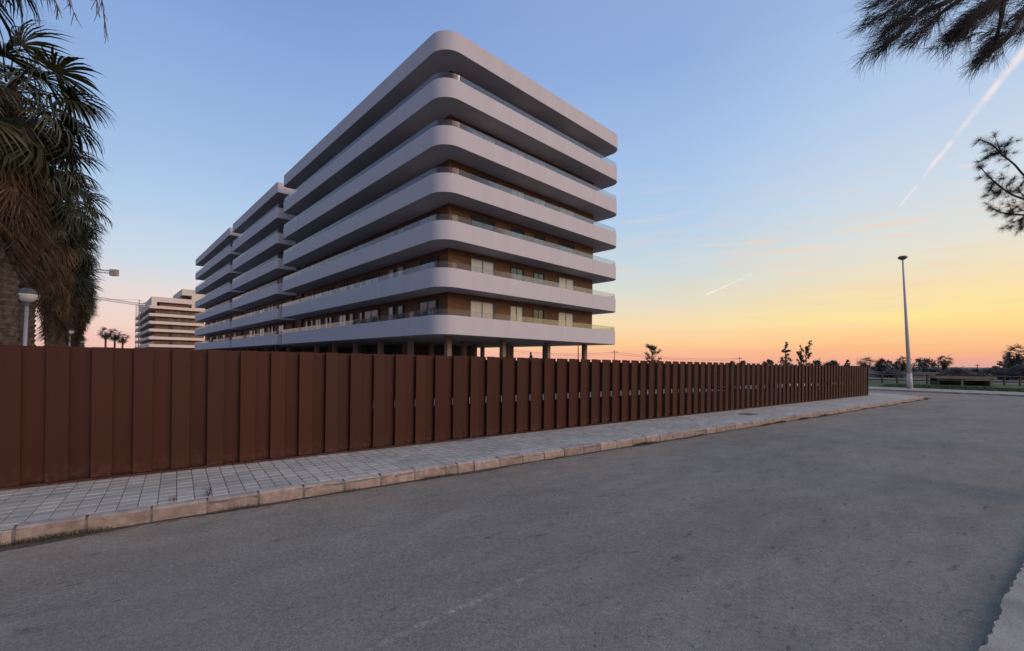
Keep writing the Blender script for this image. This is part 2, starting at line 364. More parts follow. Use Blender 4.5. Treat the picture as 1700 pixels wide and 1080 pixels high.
M_['ground'] = mat('dry_earth', (.11, .102, .095), .95, .25, .25, .5, 4)
M_['grass_ground'] = mat('short_grass', (.035, .07, .018), .95, .35, 2.2, .8, 30)
M_['court'] = mat('pale_gravel_paving', (.14, .135, .13), .9, .1, 1.0)
M_['render'] = mat('white_painted_render', (.56, .545, .56), .75, .04, .9, .05, 30, aniso=(2.0, 2.0, .35))
M_['soffit'] = M_['render']
M_['wood'] = mat('wood_cladding', (.145, .060, .018), .6, .22, 1.2, 0, extra=plank_extra, aniso=(1, 1, 6))
M_['column'] = mat('rendered_column', (.26, .19, .15), .8, .12, 1.5)
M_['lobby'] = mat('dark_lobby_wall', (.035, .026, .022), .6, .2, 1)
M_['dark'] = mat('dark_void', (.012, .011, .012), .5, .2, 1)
M_['frame'] = mat('dark_window_frame', (.03, .028, .028), .4, .1, 1)
M_['frame_pale'] = mat('pale_window_frame', (.45, .44, .43), .5, .05, 1)
M_['curtain'] = mat('glass_over_pale_curtain', (.56, .53, .48), .08, .08, 1.3, spec=1.0, aniso=(9, 9, .2))
M_['darkglass'] = mat('dark_window_glass', (.05, .05, .055), .04, .2, .7, spec=1.0)
M_['metal'] = mat('galvanised_steel', (.36, .36, .37), .45, .12, 2, metal=.3)
M_['lamp_grey'] = mat('grey_lamp_cap', (.10, .105, .11), .5, .1, 2)
M_['opal'] = mat('opal_lamp_glass', (.72, .69, .62), .25, .04, 2)
M_['pole_white'] = mat('pale_lamp_post_paint', (.55, .51, .49), .55, .12, 1.2)
M_['trunk'] = mat('palm_trunk_fibre', (.085, .058, .038), .95, .5, 9, 1.0, 30, var2=(.125, .095, .065))
M_['frond'] = mat('palm_leaf', (.022, .029, .013), .5, .4, 1.4, spec=.45, var2=(.085, .092, .034), extra=rand_extra(.45))
M_['dead'] = mat('dead_palm_leaf', (.045, .024, .012), .9, .4, 2.6, spec=.2, var2=(.145, .098, .060), extra=rand_extra(.55))
M_['stalk'] = mat('palm_petiole', (.12, .085, .04), .7, .3, 3)
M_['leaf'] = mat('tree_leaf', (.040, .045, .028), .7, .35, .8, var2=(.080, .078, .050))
M_['leaf_far'] = mat('hazed_tree_leaf', (.060, .064, .052), .8, .3, .3, var2=(.115, .112, .095))  # distance haze painted into the leaf colours, greyed and lightened
M_['needle'] = mat('casuarina_needle', (.008, .009, .008), .8, .35, 9, spec=.2, var2=(.022, .021, .018))
M_['pine'] = mat('pine_needle', (.013, .015, .013), .8, .3, 9, spec=.2)
M_['bark'] = mat('tree_bark', (.055, .042, .036), .9, .3, 12, .7, 60)
M_['timber'] = mat('dark_timber', (.045, .038, .032), .8, .3, 4)
M_['beige'] = mat('beige_render', (.24, .19, .14), .8, .2, 3)
M_['cream'] = mat('cream_render', (.62, .56, .46), .75, .06, .4)
M_['crane'] = mat('crane_steel', (.42, .40, .38), .5, .1, 1)
M_['drygrass'] = mat('dry_grass_blade', (.12, .088, .052), .9, .4, 6, var2=(.085, .085, .04))
M_['green'] = mat('weed_leaf', (.10, .13, .04), .7, .3, 20)
M_['redweed'] = mat('red_weed_leaf', (.10, .025, .02), .7, .3, 20)
M_['dirt'] = mat('gutter_dirt', (.085, .068, .052), .95, .35, 14, .8, 90)
M_['cement'] = mat('smeared_cement', (.36, .35, .33), .95, .35, 9, .9, 40, var2=(.20, .19, .18))
M_['rusty'] = mat('rusty_iron', (.19, .16, .13), .8, .3, 20, .4, 60)
M_['stone'] = mat('grit', (.2, .19, .18), .9, .5, 3)
M_['wall_far'] = mat('weathered_wall', (.20, .19, .18), .9, .3, .6)
def glass_mat():
    m = bpy.data.materials.new('balustrade_glass'); m.use_nodes = True; nt = m.node_tree; N, L = nt.nodes, nt.links; N.clear()
    o = N.new('ShaderNodeOutputMaterial'); t = N.new('ShaderNodeBsdfTransparent'); t.inputs[0].default_value = (.86, .88, .89, 1)
    d = N.new('ShaderNodeBsdfDiffuse'); d.inputs[0].default_value = (.42, .41, .42, 1)      # paints in the pale sky sheen that the weak gloss lacks
    m1 = N.new('ShaderNodeMixShader'); m1.inputs[0].default_value = .07; L.new(t.outputs[0], m1.inputs[1]); L.new(d.outputs[0], m1.inputs[2])
    g = N.new('ShaderNodeBsdfGlossy'); g.inputs['Roughness'].default_value = .02; g.inputs[0].default_value = (.9, .9, .9, 1)
    fr = N.new('ShaderNodeFresnel'); fr.inputs[0].default_value = 1.45
    mu = N.new('ShaderNodeMath'); mu.operation = 'MULTIPLY'; mu.inputs[1].default_value = .30; mu.use_clamp = True
    L.new(fr.outputs[0], mu.inputs[0]); mx = N.new('ShaderNodeMixShader'); L.new(mu.outputs[0], mx.inputs[0]); L.new(m1.outputs[0], mx.inputs[1]); L.new(g.outputs[0], mx.inputs[2]); L.new(mx.outputs[0], o.inputs[0])
    return m
M_['glass'] = glass_mat()

# ------------------------------------------------------------------ ground, roads, pavements
def sheet(name, pts, mt, dz, parent=None, kind='structure', n=1):
    mb = MB(); k = len(mb.v)
    mb.v = [(p[0], p[1], gz(p[0], p[1])+dz) for p in pts]; mb.f = [tuple(range(len(pts)))]; mb.mi = [0]
    o = mb.build(name, mt, parent)
    if kind: o['kind'] = kind
    return o
def grid_sheet(name, x0, x1, y0, y1, nx, ny, mt, dz):
    mb = MB()
    for j in range(ny+1):
        for i in range(nx+1):
            X = x0+(x1-x0)*i/nx; Y = y0+(y1-y0)*j/ny; mb.v.append((X, Y, gz(X, Y)+dz))
    for j in range(ny):
        for i in range(nx):
            a = j*(nx+1)+i; mb.f.append((a, a+1, a+nx+2, a+nx+1)); mb.mi.append(0)
    return tag(mb.build(name, mt), kind='structure')
# ground: a fine sheet near, reaching the horizon
mb = MB(); rings = [(-3000, 3000)]
xs = [-4000, -1200, -400, -160, -80, -40, -20, 0, 20, 40, 80, 160, 400, 1200, 4000]
ys = [-4000, -400, -60, -20, 0, 20, 40, 60, 90, 140, 300, 900, 4000]
for Y in ys:
    for X in xs: mb.v.append((X, Y, gz(X, Y)-.03))
for j in range(len(ys)-1):
    for i in range(len(xs)-1):
        a = j*len(xs)+i; mb.f.append((a, a+1, a+len(xs)+1, a+len(xs))); mb.mi.append(0)
tag(mb.build('ground', M_['ground']), kind='structure')

K0 = Vector((-4.26, 3.70, 0)); KN = NK.dot(K0); KT0 = TK.dot(K0)   # kerb line face
def kp(t, n, dz=0.0):        # t along the kerb from the frame's left edge, n from kerb face towards fence
    p = TK*(t+KT0)+NK*(n+KN); p.z = gz(p.x, p.y)+dz; return p
TEND = 32.2; RC = 2.4
def road_pts():
    a = [kp(-14, .02), kp(TEND, .02), kp(TEND+RC, 2.2), kp(TEND+RC, 40), kp(TEND+RC+7.2, 40)]
    a += [kp(TEND+RC+7.0, -30), kp(TEND-4, -30), kp(TEND-6, -5.72), kp(-14, -5.72)]
    return a
sheet('road', [kp(-14, .05), kp(TEND+2, .05), kp(TEND+3, 60), kp(TEND+30, 60), kp(TEND+30, -40), kp(TEND-6, -40), kp(TEND-6, -7), kp(-14, -7)], M_['asphalt'], 0)

# kerb path (straight run, corner, return run)
def kerb_path(s):
    if s < TEND: return kp(s, 0), TK, NK
    a = (s-TEND)/RC
    if a < math.pi/2:
        c = kp(TEND, RC); d = -NK*math.cos(a)+TK*math.sin(a); p = Vector((c.x, c.y, 0))+d*RC; p.z = gz(p.x, p.y)
        return p, (TK*math.cos(a)+NK*math.sin(a)), -d
    e = s-TEND-RC*math.pi/2
    p = kp(TEND+RC, RC+e); return p, NK, -TK
kerb = empty('kerb', kp(0, 0), None, None); kerb['kind'] = 'structure'
bounds = [-2.2, -1.744, -1.286, -.83, -.38, .073, .524, .981, 1.429, 1.89, 2.347, 2.808, 3.266, 3.73, 4.195, 4.389, 4.663, 5.13, 5.579]
while bounds[-1] < 46: bounds.append(bounds[-1]+random.uniform(.45, .475))
rk = random.Random(3)
for s0, s1 in zip(bounds, bounds[1:]):
    g = rk.uniform(.006, .014); p0, t0, n0 = kerb_path(s0+g); p1, t1, n1 = kerb_path(s1-g)
    hgt = .14+rk.uniform(-.006, .006); off = rk.uniform(-.006, .006); mb = MB(); rows = []
    prof = [(0, -.05), (.0, hgt*.45), (.006, hgt-.022), (.024, hgt), (.115, hgt), (.115, -.05)]
    m_ = 3
    for q in range(m_+1):
        f = q/m_; p = p0.lerp(p1, f); n = n0.lerp(n1, f).normalized(); row = []
        for a, z in prof:
            chip = rk.uniform(0, .007) if (z > .05) else 0
            if q in (0, m_) and z > .1 : chip += .004
            row.append(tuple(p+n*(a+off+(chip if a < .05 else 0))+Vector((0, 0, z-(chip if a > .02 and a < .1 else 0)))))
        rows.append(row)
    c = (p0+p1)/2
    for r in rows: mb.v += [tuple(Vector(v)-c) for v in r]
    k = len(prof)
    for q in range(m_):
        for i in range(k-1): mb.f.append((q*k+i, (q+1)*k+i, (q+1)*k+i+1, q*k+i+1)); mb.mi.append(0)
    mb.f.append(tuple(range(k))); mb.mi.append(0); mb.f.append(tuple(m_*k+i for i in range(k))[::-1]); mb.mi.append(0)
    o = mb.build('kerb_stone', M_['kerb'], kerb, loc=c-kerb.location)

mb = MB(); pv = None
for i in range(0, 250):
    p, t_, n_ = kerb_path(-2.5+i*.19); a = [p+n_*.010+Vector((0, 0, -.02)), p+n_*.012+Vector((0, 0, .108)), p+n_*.03+Vector((0, 0, .124)), p+n_*.12+Vector((0, 0, .124))]; a = [q-kerb.location for q in a]
    if pv:
        for k in range(3): mb.quad(pv[k], a[k], a[k+1], pv[k+1])
    pv = a
mb.build('joint_mortar', M_['mortar'], kerb)
# pavement: mortar bed and pavers
FA, FB = Vector((-5.50, 4.77, 0)), Vector((19.17, 23.82, 0)); DF = (FB-FA).normalized(); NF = Vector((-DF.y, DF.x, 0)); FL = (FB-FA).length
pave = empty('pavement', kp(0, .1)); pave['kind'] = 'structure'
ts = [-6, 0, 8, 16, 24, TEND]
bed = MB(); A = [kp(t, .11, .128) for t in ts]; 
arc = [kerb_path(TEND+RC*math.pi/2*i/8) for i in range(9)]
A = A[:-1]+[p+n*.11+Vector((0, 0, .128)) for p, t, n in arc]+[kp(TEND+RC-.11, 16, .128)]
B = [kp(TEND+RC-3.2, 16, .128), kp(TEND-1.4, 2.4, .128), kp(24, 2.35, .128), kp(8, 2.1, .128), kp(-6, 1.9, .128)]
pts = A+B; bed.v = [tuple(p-pave.location) for p in pts]; bed.f = [tuple(range(len(pts)))]; bed.mi = [0]
bed.build('mortar_bed', M_['mortar'], pave)
pb = MB(); w = PP/2-.0025; wn = PP/2-.0055; b_ = .006
pb.v = [(sx*(w-q), sy*(wn-q), z) for q, z in ((0, -.03), (0, -b_), (b_, 0)) for sx, sy in ((-1, -1), (1, -1), (1, 1), (-1, 1))]
for i in range(4):
    j = (i+1) % 4; pb.f += [(i, j, 4+j, 4+i), (4+i, 4+j, 8+j, 8+i)]; pb.mi += [0, 0]
pb.f.append((8, 9, 10, 11)); pb.mi.append(0); paver_me = pb.mesh('paver', M_['paver'])
yawk = math.atan2(TK.y, TK.x); cand = []
ti0 = math.floor((KT0-4)/PP); rp = random.Random(11)
for i in range(ti0, ti0+int(42/PP)):
    for j in range(0, 80):
        T_ = (i+.5)*PP; n_ = (math.ceil((KN+.12)/PP)+j+.5)*PP
        if n_-KN < .118+PP/2: continue
        p = TK*T_+NK*n_; t = T_-KT0
        fd = (p-FA).dot(NF)
        if t < 31.5 and fd > .16: continue
        if t >= 31.5 and (fd > 3.5 or t > TEND+RC-.2): continue
        if t > TEND and n_-KN < RC:
            c = kp(TEND, RC); 
            if (Vector((p.x, p.y, 0))-Vector((c.x, c.y, 0))).length > RC-.22: continue
        p.z = gz(p.x, p.y)+.14+rp.uniform(-.002, .002)
        x = 850+F*p.x/p.y if p.y > .5 else -999
        cand.append((p.length if x > -30 else 999, p))
cand.sort(key=lambda a: a[0])
rest = MB()
for q, (d, p) in enumerate(cand):
    rx, ry = rp.gauss(0, .008), rp.gauss(0, .008)
    if q < 290:
        add('paver', paver_me, pave, p-pave.location, (rx, ry, yawk))
    else:
        Mt = Matrix.Translation(p-pave.location) @ Matrix.Rotation(yawk, 4, 'Z'); n0 = len(rest.v)
        rest.v += [tuple(Mt @ Vector(v)) for v in pb.v]; rest.f += [tuple(n0+i for i in f) for f in pb.f]; rest.mi += [0]*len(pb.f)
tag(rest.build('paver_field', M_['paver'], pave), kind='stuff')
# sliver of jointing sand/grout along the back of the kerb is the bed itself
# near right footway
a, c = hit(1630, 1080), hit(1704, 928); d = (c-a).normalized(); nr = Vector((d.y, -d.x, 0))
mb = MB(); edge = []; rr = random.Random(5)
for i in range(-30, 260):
    p = a+d*(i*.06)+nr*(rr.uniform(-.012, .012)+.02*noise.noise(Vector((i*.12, 3, 0)))); edge.append(p)
for i in range(len(edge)-1):
    p, q = edge[i], edge[i+1]; P_, Q_ = p+nr*6, q+nr*6
    f = lambda v, z: (v.x, v.y, gz(v.x, v.y)+z)
    mb.quad(f(p, -.01), f(q, -.01), f(q+nr*.01, .05), f(p+nr*.01, .05)); mb.quad(f(p+nr*.01, .05), f(q+nr*.01, .05), f(Q_, .05), f(P_, .05))
tag(mb.build('footway', M_['concrete']), kind='structure')

# far kerb, far footway, verge
fk = [Vector((17.5, 40.6, 0)), Vector((21.5, 36.3, 0)), Vector((25.75, 31.9, 0)), Vector((28.4, 29.3, 0)), Vector((30.9, 26.7, 0)), Vector((36, 21.2, 0)), Vector((44, 12.5, 0))]
fd_ = Vector((.70, .714, 0))
def strip(name, path, o0, o1, z0, z1, mt):
    mb = MB()
    for p, q in zip(path, path[1:]):
        g = lambda v, o, z: ((v+fd_*o).x, (v+fd_*o).y, gz((v+fd_*o).x, (v+fd_*o).y)+z)
        if z0 != z1: mb.quad(g(p, o0, z0), g(q, o0, z0), g(q, o0, z1), g(p, o0, z1))
        mb.quad(g(p, o0, z1), g(q, o0, z1), g(q, o1, z1), g(p, o1, z1))
    return tag(mb.build(name, mt), kind='structure')
strip('far_kerb', fk, 0, .14, -.02, .13, M_['concrete'])
strip('far_pavement', fk, .145, 5.2, .08, .125, M_['concrete'])
strip('gutter', fk, -1.1, -.004, .008, .008, M_['concrete'])
strip('grass_verge', fk, 5.2, 30, .08, .13, M_['grass_ground'])
sheet('courtyard', [kp(-6, 8), kp(24, 8), kp(24, 16), kp(-6, 16)], M_['court'], .0)
sheet('garden', [kp(-30, 16.2), kp(40, 16.2), kp(40, 19), kp(-30, 19)], M_['grass_ground'], .0)

# gutter dirt and dry grass against the kerb
mb = MB(); rg = random.Random(9); prev = None
for i in range(0, 900):
    t = -2+i*.04; wd = .035+.16*max(0, noise.noise(Vector((t*.9, 1.7, 0)))+.25)+rg.uniform(0, .012)
    p, q = kp(t, .012, .006), kp(t, -wd, .0035); r_ = kp(t, .004, .018)
    if prev: mb.quad(prev[1], q, p, prev[0]); 
    prev = (p, q)
tag(mb.build('gutter_dirt', M_['dirt']), kind='structure')
mb = MB()
for i in range(26000):
    t = rg.uniform(-2, 33); dens = noise.noise(Vector((t*1.1, 5.2, 0)))+.12*noise.noise(Vector((t*5, 2, 0)))
    if dens < .10+rg.uniform(-.02, .30): continue
    n = -abs(rg.gauss(0, .035))-.002; p = kp(t, n, .002); h = rg.uniform(.010, .042)*(1+max(0, dens))
    ang = rg.uniform(0, 2*math.pi); lean = rg.uniform(.5, 1.6)*h; dx = Vector((math.cos(ang), math.sin(ang), 0)); sd = Vector((-dx.y, dx.x, 0))*rg.uniform(.0011, .0024)
    m1 = p+dx*lean*.35+Vector((0, 0, h*.7)); e = p+dx*lean+Vector((0, 0, h*.85)); k = 0 if rg.random() < .9 else 1
    mb.quad(p-sd, p+sd, m1+sd*.8, m1-sd*.8, k); mb.tri(m1-sd*.8, m1+sd*.8, e, k)
for i in range(2200):   # fallen twigs and needles lying in the gutter
    t = rg.uniform(-2, 24); p = kp(t, -abs(rg.gauss(0, .09))-.01, .006); a2 = yawk+rg.gauss(0, .5); l = rg.uniform(.03, .11); dx = Vector((math.cos(a2), math.sin(a2), 0))*l; sd = Vector((-dx.y, dx.x, 0)).normalized()*.0016
    mb.quad(p-sd, p+sd, p+dx+sd, p+dx-sd, 0)
tag(mb.build('gutter_grass', [M_['drygrass'], M_['green']]), 'dry grass and needles caught along the foot of the pink kerb', 'dry grass', kind='stuff')
mb = MB()
for i in range(420):
    p = hit(rg.uniform(20, 1650), rg.uniform(0, 1)**1.5*330+745); r = rg.uniform(.0025, .007)
    if KN+NK.dot(p)*0 and False: continue
    if NK.dot(p) > KN-.03: continue
    T = Matrix.Translation(p+Vector((0, 0, r*.5))) @ Matrix.Rotation(rg.uniform(0, 3), 4, 'Z') @ Matrix.Rotation(rg.uniform(-.4, .4), 4, 'X')
    mb.box(-r, -r*.7, -r*.6, r*.8, r*.7, r*.5, T)
tag(mb.build('grit', M_['stone']), 'small stones scattered over the grey asphalt', 'grit', kind='stuff')

# cement smear and a small dark cover on the pavement
mb = MB(); cc = hit(782, 727, .146); rr = random.Random(6); ring = []
for i in range(34):
    a = 2*math.pi*i/34; q = Vector((math.cos(a), math.sin(a), 0)); l = .62+.5*noise.noise(q*1.7)+.25*noise.noise(q*5)+rr.uniform(-.05, .05)
    v = TK*(math.cos(a)*l*.62)+NK*(math.sin(a)*l*.30); ring.append(v)
for i in range(34): mb.tri(Vector((0, 0, .004)), ring[i], ring[(i+1) % 34])
tag(mb.build('cement_patch', M_['cement'], loc=cc), kind='structure')
cv = hit(1243, 687, .145); root = empty('service_cover', cv, 'small rusty service cover set in the pavement near the middle of the kerb run', 'cover', rz=yawk)
mb = MB(); mb.box(-.22, -.16, 0, .22, .16, .008); mb.build('plate', M_['rusty'], root); mb = MB()
for x0, y0, x1, y1 in ((-.25, -.19, .25, -.162), (-.25, .162, .25, .19), (-.25, -.16, -.222, .16), (.222, -.16, .25, .16)): mb.box(x0, y0, 0, x1, y1, .012)
mb.build('frame', M_['mortar'], root)
def weed(name, base, label, leafmat, n, h, seed, twig=False):
    r = random.Random(seed); root = empty(name, base, label, 'weed'); st = MB(); lf = MB()
    for i in range(n):
        a = r.uniform(0, 6.28); d = Vector((math.cos(a), math.sin(a), 0)); hh = h*r.uniform(.5, 1); top = d*hh*r.uniform(.2, .6)+Vector((0, 0, hh))
        st.tube([(0, 0, 0), tuple(top*.5+Vector((0, 0, hh*.1))), tuple(top)], [.0022, .0016, .0008], 4)
        for j in range(10):
            q = top*r.uniform(.25, 1); b2 = r.uniform(0, 6.28); e = Vector((math.cos(b2), math.sin(b2), r.uniform(-.2, .7)))*h*r.uniform(.10, .2); s = Vector((-e.y, e.x, 0))*.28
            lf.quad(q, q+e*.5+s, q+e, q+e*.5-s)
    st.build('stem', M_['bark'], root); lf.build('leaves', leafmat, root); return root
pw = kp(0, 0); 
def kerb_at(x, n=.13, dz=.14):
    r = ray(x, 850)[0]; P0_ = kp(0, n); t = (r*P0_.y-P0_.x)/(TK.x-r*TK.y); return kp(t, n, dz)
weed('weed_plant', kerb_at(289), 'low reddish weed with a few green leaves growing behind the kerb', M_['redweed'], 7, .06, 1)
weed('weed_plant', kerb_at(282, .15), 'small yellow green weed tuft touching the reddish weed on the pavement', M_['green'], 4, .055, 2)
weed('weed_plant', kerb_at(346, .125), 'tall wispy dry weed growing from the kerb joint', M_['drygrass'], 6, .14, 4)

# ------------------------------------------------------------------ brown board fence
fence = empty('board_fence', FA+Vector((0, 0, gz(FA.x, FA.y)+.14)), 'long brown fence of overlapping vertical boards along the pavement', 'fence', rz=0)
fyaw = math.atan2(DF.y, DF.x); PB = .3755; FH = 1.572
def fp(t, n, z):
    p = FA+DF*t+NF*n; return Vector((p.x, p.y, gz(p.x, p.y)+.14+z))
def board_mesh(w, th, h):
    mb = MB(); mb.box(0, 0, 0, w, th, h); me = mb.mesh('board', M_['fence'])
    bm = bmesh.new(); bm.from_mesh(me); bmesh.ops.bevel(bm, geom=[e for e in bm.edges if abs(e.verts[0].co.z-e.verts[1].co.z) > .5], offset=.003, segments=1, affect='EDGES'); bm.to_mesh(me); bm.free(); return me
fa, fb = board_mesh(.188, .018, FH-.035), board_mesh(.225, .014, FH-.05); fe = board_mesh(.188, .018, FH-.035)
k = -7; rf = random.Random(21)
ib = fence.location
while True:
    t = .333+PB*k
    if t > 30.95: break
    add('front_board', fa, fence, fp(t, .002*rf.random(), .035+rf.uniform(-.002, .002))-ib, (0, 0, fyaw))
    if t < 30.7: add('back_board', fb, fence, fp(t+.169, .072, .045)-ib, (0, 0, fyaw))
    k += 1
ryaw = math.atan2(NF.y, NF.x)
for q in range(22):                      # return run round the corner
    p = FA+DF*(31.22)+NF*(.15+PB*q); p.z = gz(p.x, p.y)+.14+.035
    add('front_board', fa, fence, p-ib, (0, 0, ryaw))
def rail(name, t0, t1, z0, z1, n0, n1, mt):
    mb = MB(); N_ = 8
    for i in range(N_):
        a, b = t0+(t1-t0)*i/N_, t0+(t1-t0)*(i+1)/N_
        P = [fp(a, n0, z0), fp(b, n0, z0), fp(b, n1, z0), fp(a, n1, z0), fp(a, n0, z1), fp(b, n0, z1), fp(b, n1, z1), fp(a, n1, z1)]
        P = [p-ib for p in P]; s = len(mb.v); mb.v += [tuple(p) for p in P]
        for f in ((0, 3, 2, 1), (4, 5, 6, 7), (0, 1, 5, 4), (2, 3, 7, 6)): mb.f.append(tuple(s+i_ for i_ in f)); mb.mi.append(0)
    return mb.build(name, mt, fence)
rail('base_rail', -2.4, 31.25, .0, .028, -.012, .086, M_['fence'])
rail('cross_rail', -2.4, 31.2, .79, FH-.062, .088, .10, M_['fence_dark'])
rail('cross_rail', -2.4, 31.2, .0, .66, .088, .10, M_['fence_dark'])
mb = MB()
for t in range(-2, 32, 3):
    p = fp(t+.29, .102, 0)-ib; T = Matrix.Translation(p) @ Matrix.Rotation(fyaw, 4, 'Z'); m2 = MB(); m2.box(0, 0, 0, .06, .06, FH-.1, T); m2.build('post', M_['fence_dark'], fence)
mb = MB(); T = Matrix.Translation(fp(31.16, .0, 0)-ib) @ Matrix.Rotation(fyaw, 4, 'Z'); mb.box(0, 0, 0, .07, .07, FH, T); mb.build('corner_post', M_['fence_dark'], fence)

# ------------------------------------------------------------------ apartment blocks
YAW = .757; BP = 3.15; BH = 1.28; Z0 = H+1.77; NB = 7; INS = 1.9
C0 = Vector((-4.70, 28.80, 0))
DR, DL = Vector((math.cos(YAW), math.sin(YAW), 0)), Vector((-math.sin(YAW), math.cos(YAW), 0))
def rrect(x0, y0, x1, y1, rad, n=10):
    out = []; cs = [((x0, y0), rad[0], 180), ((x1, y0), rad[1], 270), ((x1, y1), rad[2], 0), ((x0, y1), rad[3], 90)]
    sg = [(1, 1), (-1, 1), (-1, -1), (1, -1)]
    for ((cx, cy), r, a0), (sx, sy) in zip(cs, sg):
        ox, oy = cx+sx*r, cy+sy*r; k = n if r > .5 else 3
        for i in range(k+1):
            w = R(a0+90*i/k); out.append((ox+math.cos(w)*r, oy+math.sin(w)*r))
    return out
def band_mesh(x0, y0, x1, y1, rad, h, mt='render'):
    mb = MB(); o = rrect(x0, y0, x1, y1, rad); th = .16; inn = rrect(x0+th, y0+th, x1-th, y1-th, [max(r-th, .02) for r in rad]); n = len(o)
    rings = [(o, .012), (o, h), (inn, h), (inn, .30)]
    ins2 = rrect(x0+.012, y0+.012, x1-.012, y1-.012, [max(r-.012, .02) for r in rad])
    rings = [(ins2, 0)]+rings
    for ring, z in rings: mb.v += [(x, y, z) for x, y in ring]
    for k in range(len(rings)-1):
        for i in range(n): j = (i+1) % n; mb.f.append((k*n+i, k*n+j, (k+1)*n+j, (k+1)*n+i)); mb.mi.append(0)
    mb.f.append(tuple(range(n))[::-1]); mb.mi.append(0); mb.f.append(tuple((len(rings)-1)*n+i for i in range(n))); mb.mi.append(0)
    me = mb.mesh('band', M_[mt])
    for p in me.polygons: p.use_smooth = (len(p.vertices) == 4)
    try: me.set_sharp_from_angle(angle=R(28))
    except Exception: pass
    return me
def rail_mesh(x0, y0, x1, y1, rad, z0, h):
    mb = MB(); a = rrect(x0, y0, x1, y1, rad); b = rrect(x0+.02, y0+.02, x1-.02, y1-.02, [max(r-.02, .02) for r in rad]); n = len(a)
    for ring, z in ((a, z0), (a, z0+h), (b, z0+h), (b, z0)): mb.v += [(x, y, z) for x, y in ring]
    for k in range(3):
        for i in range(n): j = (i+1) % n; mb.f.append((k*n+i, k*n+j, (k+1)*n+j, (k+1)*n+i)); mb.mi.append(0)
    me = mb.mesh('glass', M_['glass'])
    for p in me.polygons: p.use_smooth = True
    try: me.set_sharp_from_angle(angle=R(28))
    except Exception: pass
    return me
PANES = {}
def window(parent, along, side, s0, s1, z, hgt, style, mir=False):
    """side 'R': on plane y=INS facing -y, s along x; 'L': on plane x=INS facing -x, s along y"""
    w = s1-s0
    key = (round(w, 2), round(hgt, 2), style)
    if key not in PANES:
        f = MB(); T = .055; d = .05
        f.box(0, -d, 0, T, 0, hgt); f.box(w-T, -d, 0, w, 0, hgt); f.box(T, -d, hgt-T, w-T, 0, hgt); f.box(T, -d, 0, w-T, 0, T)
        if w > 1.0: f.box(w/2-T*.6, -d+.004, T, w/2+T*.6, -.002, hgt-T, m=1)
        f.box(w, -.11, 0, w+.16, -.001, hgt, m=1)     # folded dark shutter beside the opening
        f.box(-.04, -.10, hgt, w+.16, -.001, hgt+.06, m=1)
        fm = f.mesh('window', [M_['frame_pale'] if style == 'c' else M_['frame'], M_['frame']])
        ps = []
        cuts = [(T, w/2-T*.6), (w/2+T*.6, w-T)] if w > 1.0 else [(T, w-T)]
        for a, b in cuts:
            g = MB(); g.box(a, -.022, T, b, -.004, hgt-T); ps.append(g.mesh('pane', M_['curtain'] if style == 'c' else M_['darkglass']))
        PANES[key] = (fm, ps)
    fm, ps = PANES[key]
    if side == 'R': loc, rz = (s0, INS-.003, z), 0
    else: loc, rz = (INS-.003, s1, z), -math.pi/2
    o = add('window', fm, parent, loc, (0, 0, rz))
    for p in ps: add('pane', p, o)
    return o
WR = [(2.03, 4.25), (6.08, 7.45), (8.74, 10.0), (12.0, 14.05)]
WL = [(1.4, 3.7, 'c'), (6.2, 7.1, 'c'), (7.8, 8.6, 'c'), (10.5, 13.3, 'd'), (13.7, 14.4, 'c'), (15.7, 16.6, 'c'), (17.3, 19.1, 'c'), (21.0, 21.8, 'd'), (22.1, 22.8, 'c'), (24.0, 25.8, 'd'), (26.5, 27.2, 'c'), (28.2, 28.9, 'c')]
def block(label, y0, length, width, rad, link=0.0, floors=NB, seed=0, right=True, C=C0, zb=Z0, group=None, depthcols=True):
    loc = C+DL*y0; loc.z = 0
    root = empty('apartment_block', loc, label, 'apartment building', group, rz=YAW)
    L_, W_ = length, width; rw = random.Random(seed)
    bm_, gm = band_mesh(0, 0, W_, L_, rad, BH), rail_mesh(.07, .07, W_-.07, L_-.07, [max(r-.07, .02) for r in rad], BH+.001, .42)
    for k in range(floors):
        add('balcony_band', bm_, root, (0, 0, zb+BP*k))
        if k < floors-1: add('glass_balustrade', gm, root, (0, 0, zb+BP*k))
    for k in range(floors-1):
        z = zb+BP*k+.302; h = BP-.304; m = MB(); m.box(INS, INS-(0 if right else 1.7)-link*0, 0, W_-INS, L_-(INS if right else .25), h)
        o = m.build('wood_clad_wall', M_['wood'], root, loc=(0, 0, z))
        if link: m = MB(); m.box(INS+.3, -link-.4, 0, W_-INS-.3, INS-1.7 if not right else INS-.01, h-.002); m.build('link_wall', M_['wood'], root, loc=(0, 0, z+.001))
        if right:
            for i, (a, b) in enumerate(WR):
                st = 'c' if rw.random() < .75 else 'd'
                if k == 0: st = ['c', 'c', 'd', 'c'][i]
                if k == 2: st = 'd'
                window(root, None, 'R', INS+a, INS+b, z, 2.42, st)
        for (a, b, st) in WL:
            if INS+b > L_-INS-.3: continue
            if rw.random() < .5: st = 'd'
            window(root, None, 'L', INS+a, INS+b, z, 2.42, st)
    # columns
    gx = [INS+.25+i*5.32 for i in range(4)]; gy = [INS+.25+i*5.15 for i in range(int((L_-INS*2)/5.15)+1)]
    cm = MB(); cm.box(-.19, -.19, -.35, .19, .19, zb-.002); cme = cm.mesh('column', M_['column'])
    for x in gx:
        for y in gy: add('column', cme, root, (x, y, 0))
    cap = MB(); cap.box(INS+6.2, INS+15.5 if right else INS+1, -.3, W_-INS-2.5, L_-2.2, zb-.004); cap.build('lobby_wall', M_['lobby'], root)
    return root
block('nearest white banded apartment block with rounded corner and brown walls', 0, 33.5, 20.85, [1.4, 1.1, 1.5, .2], seed=1)
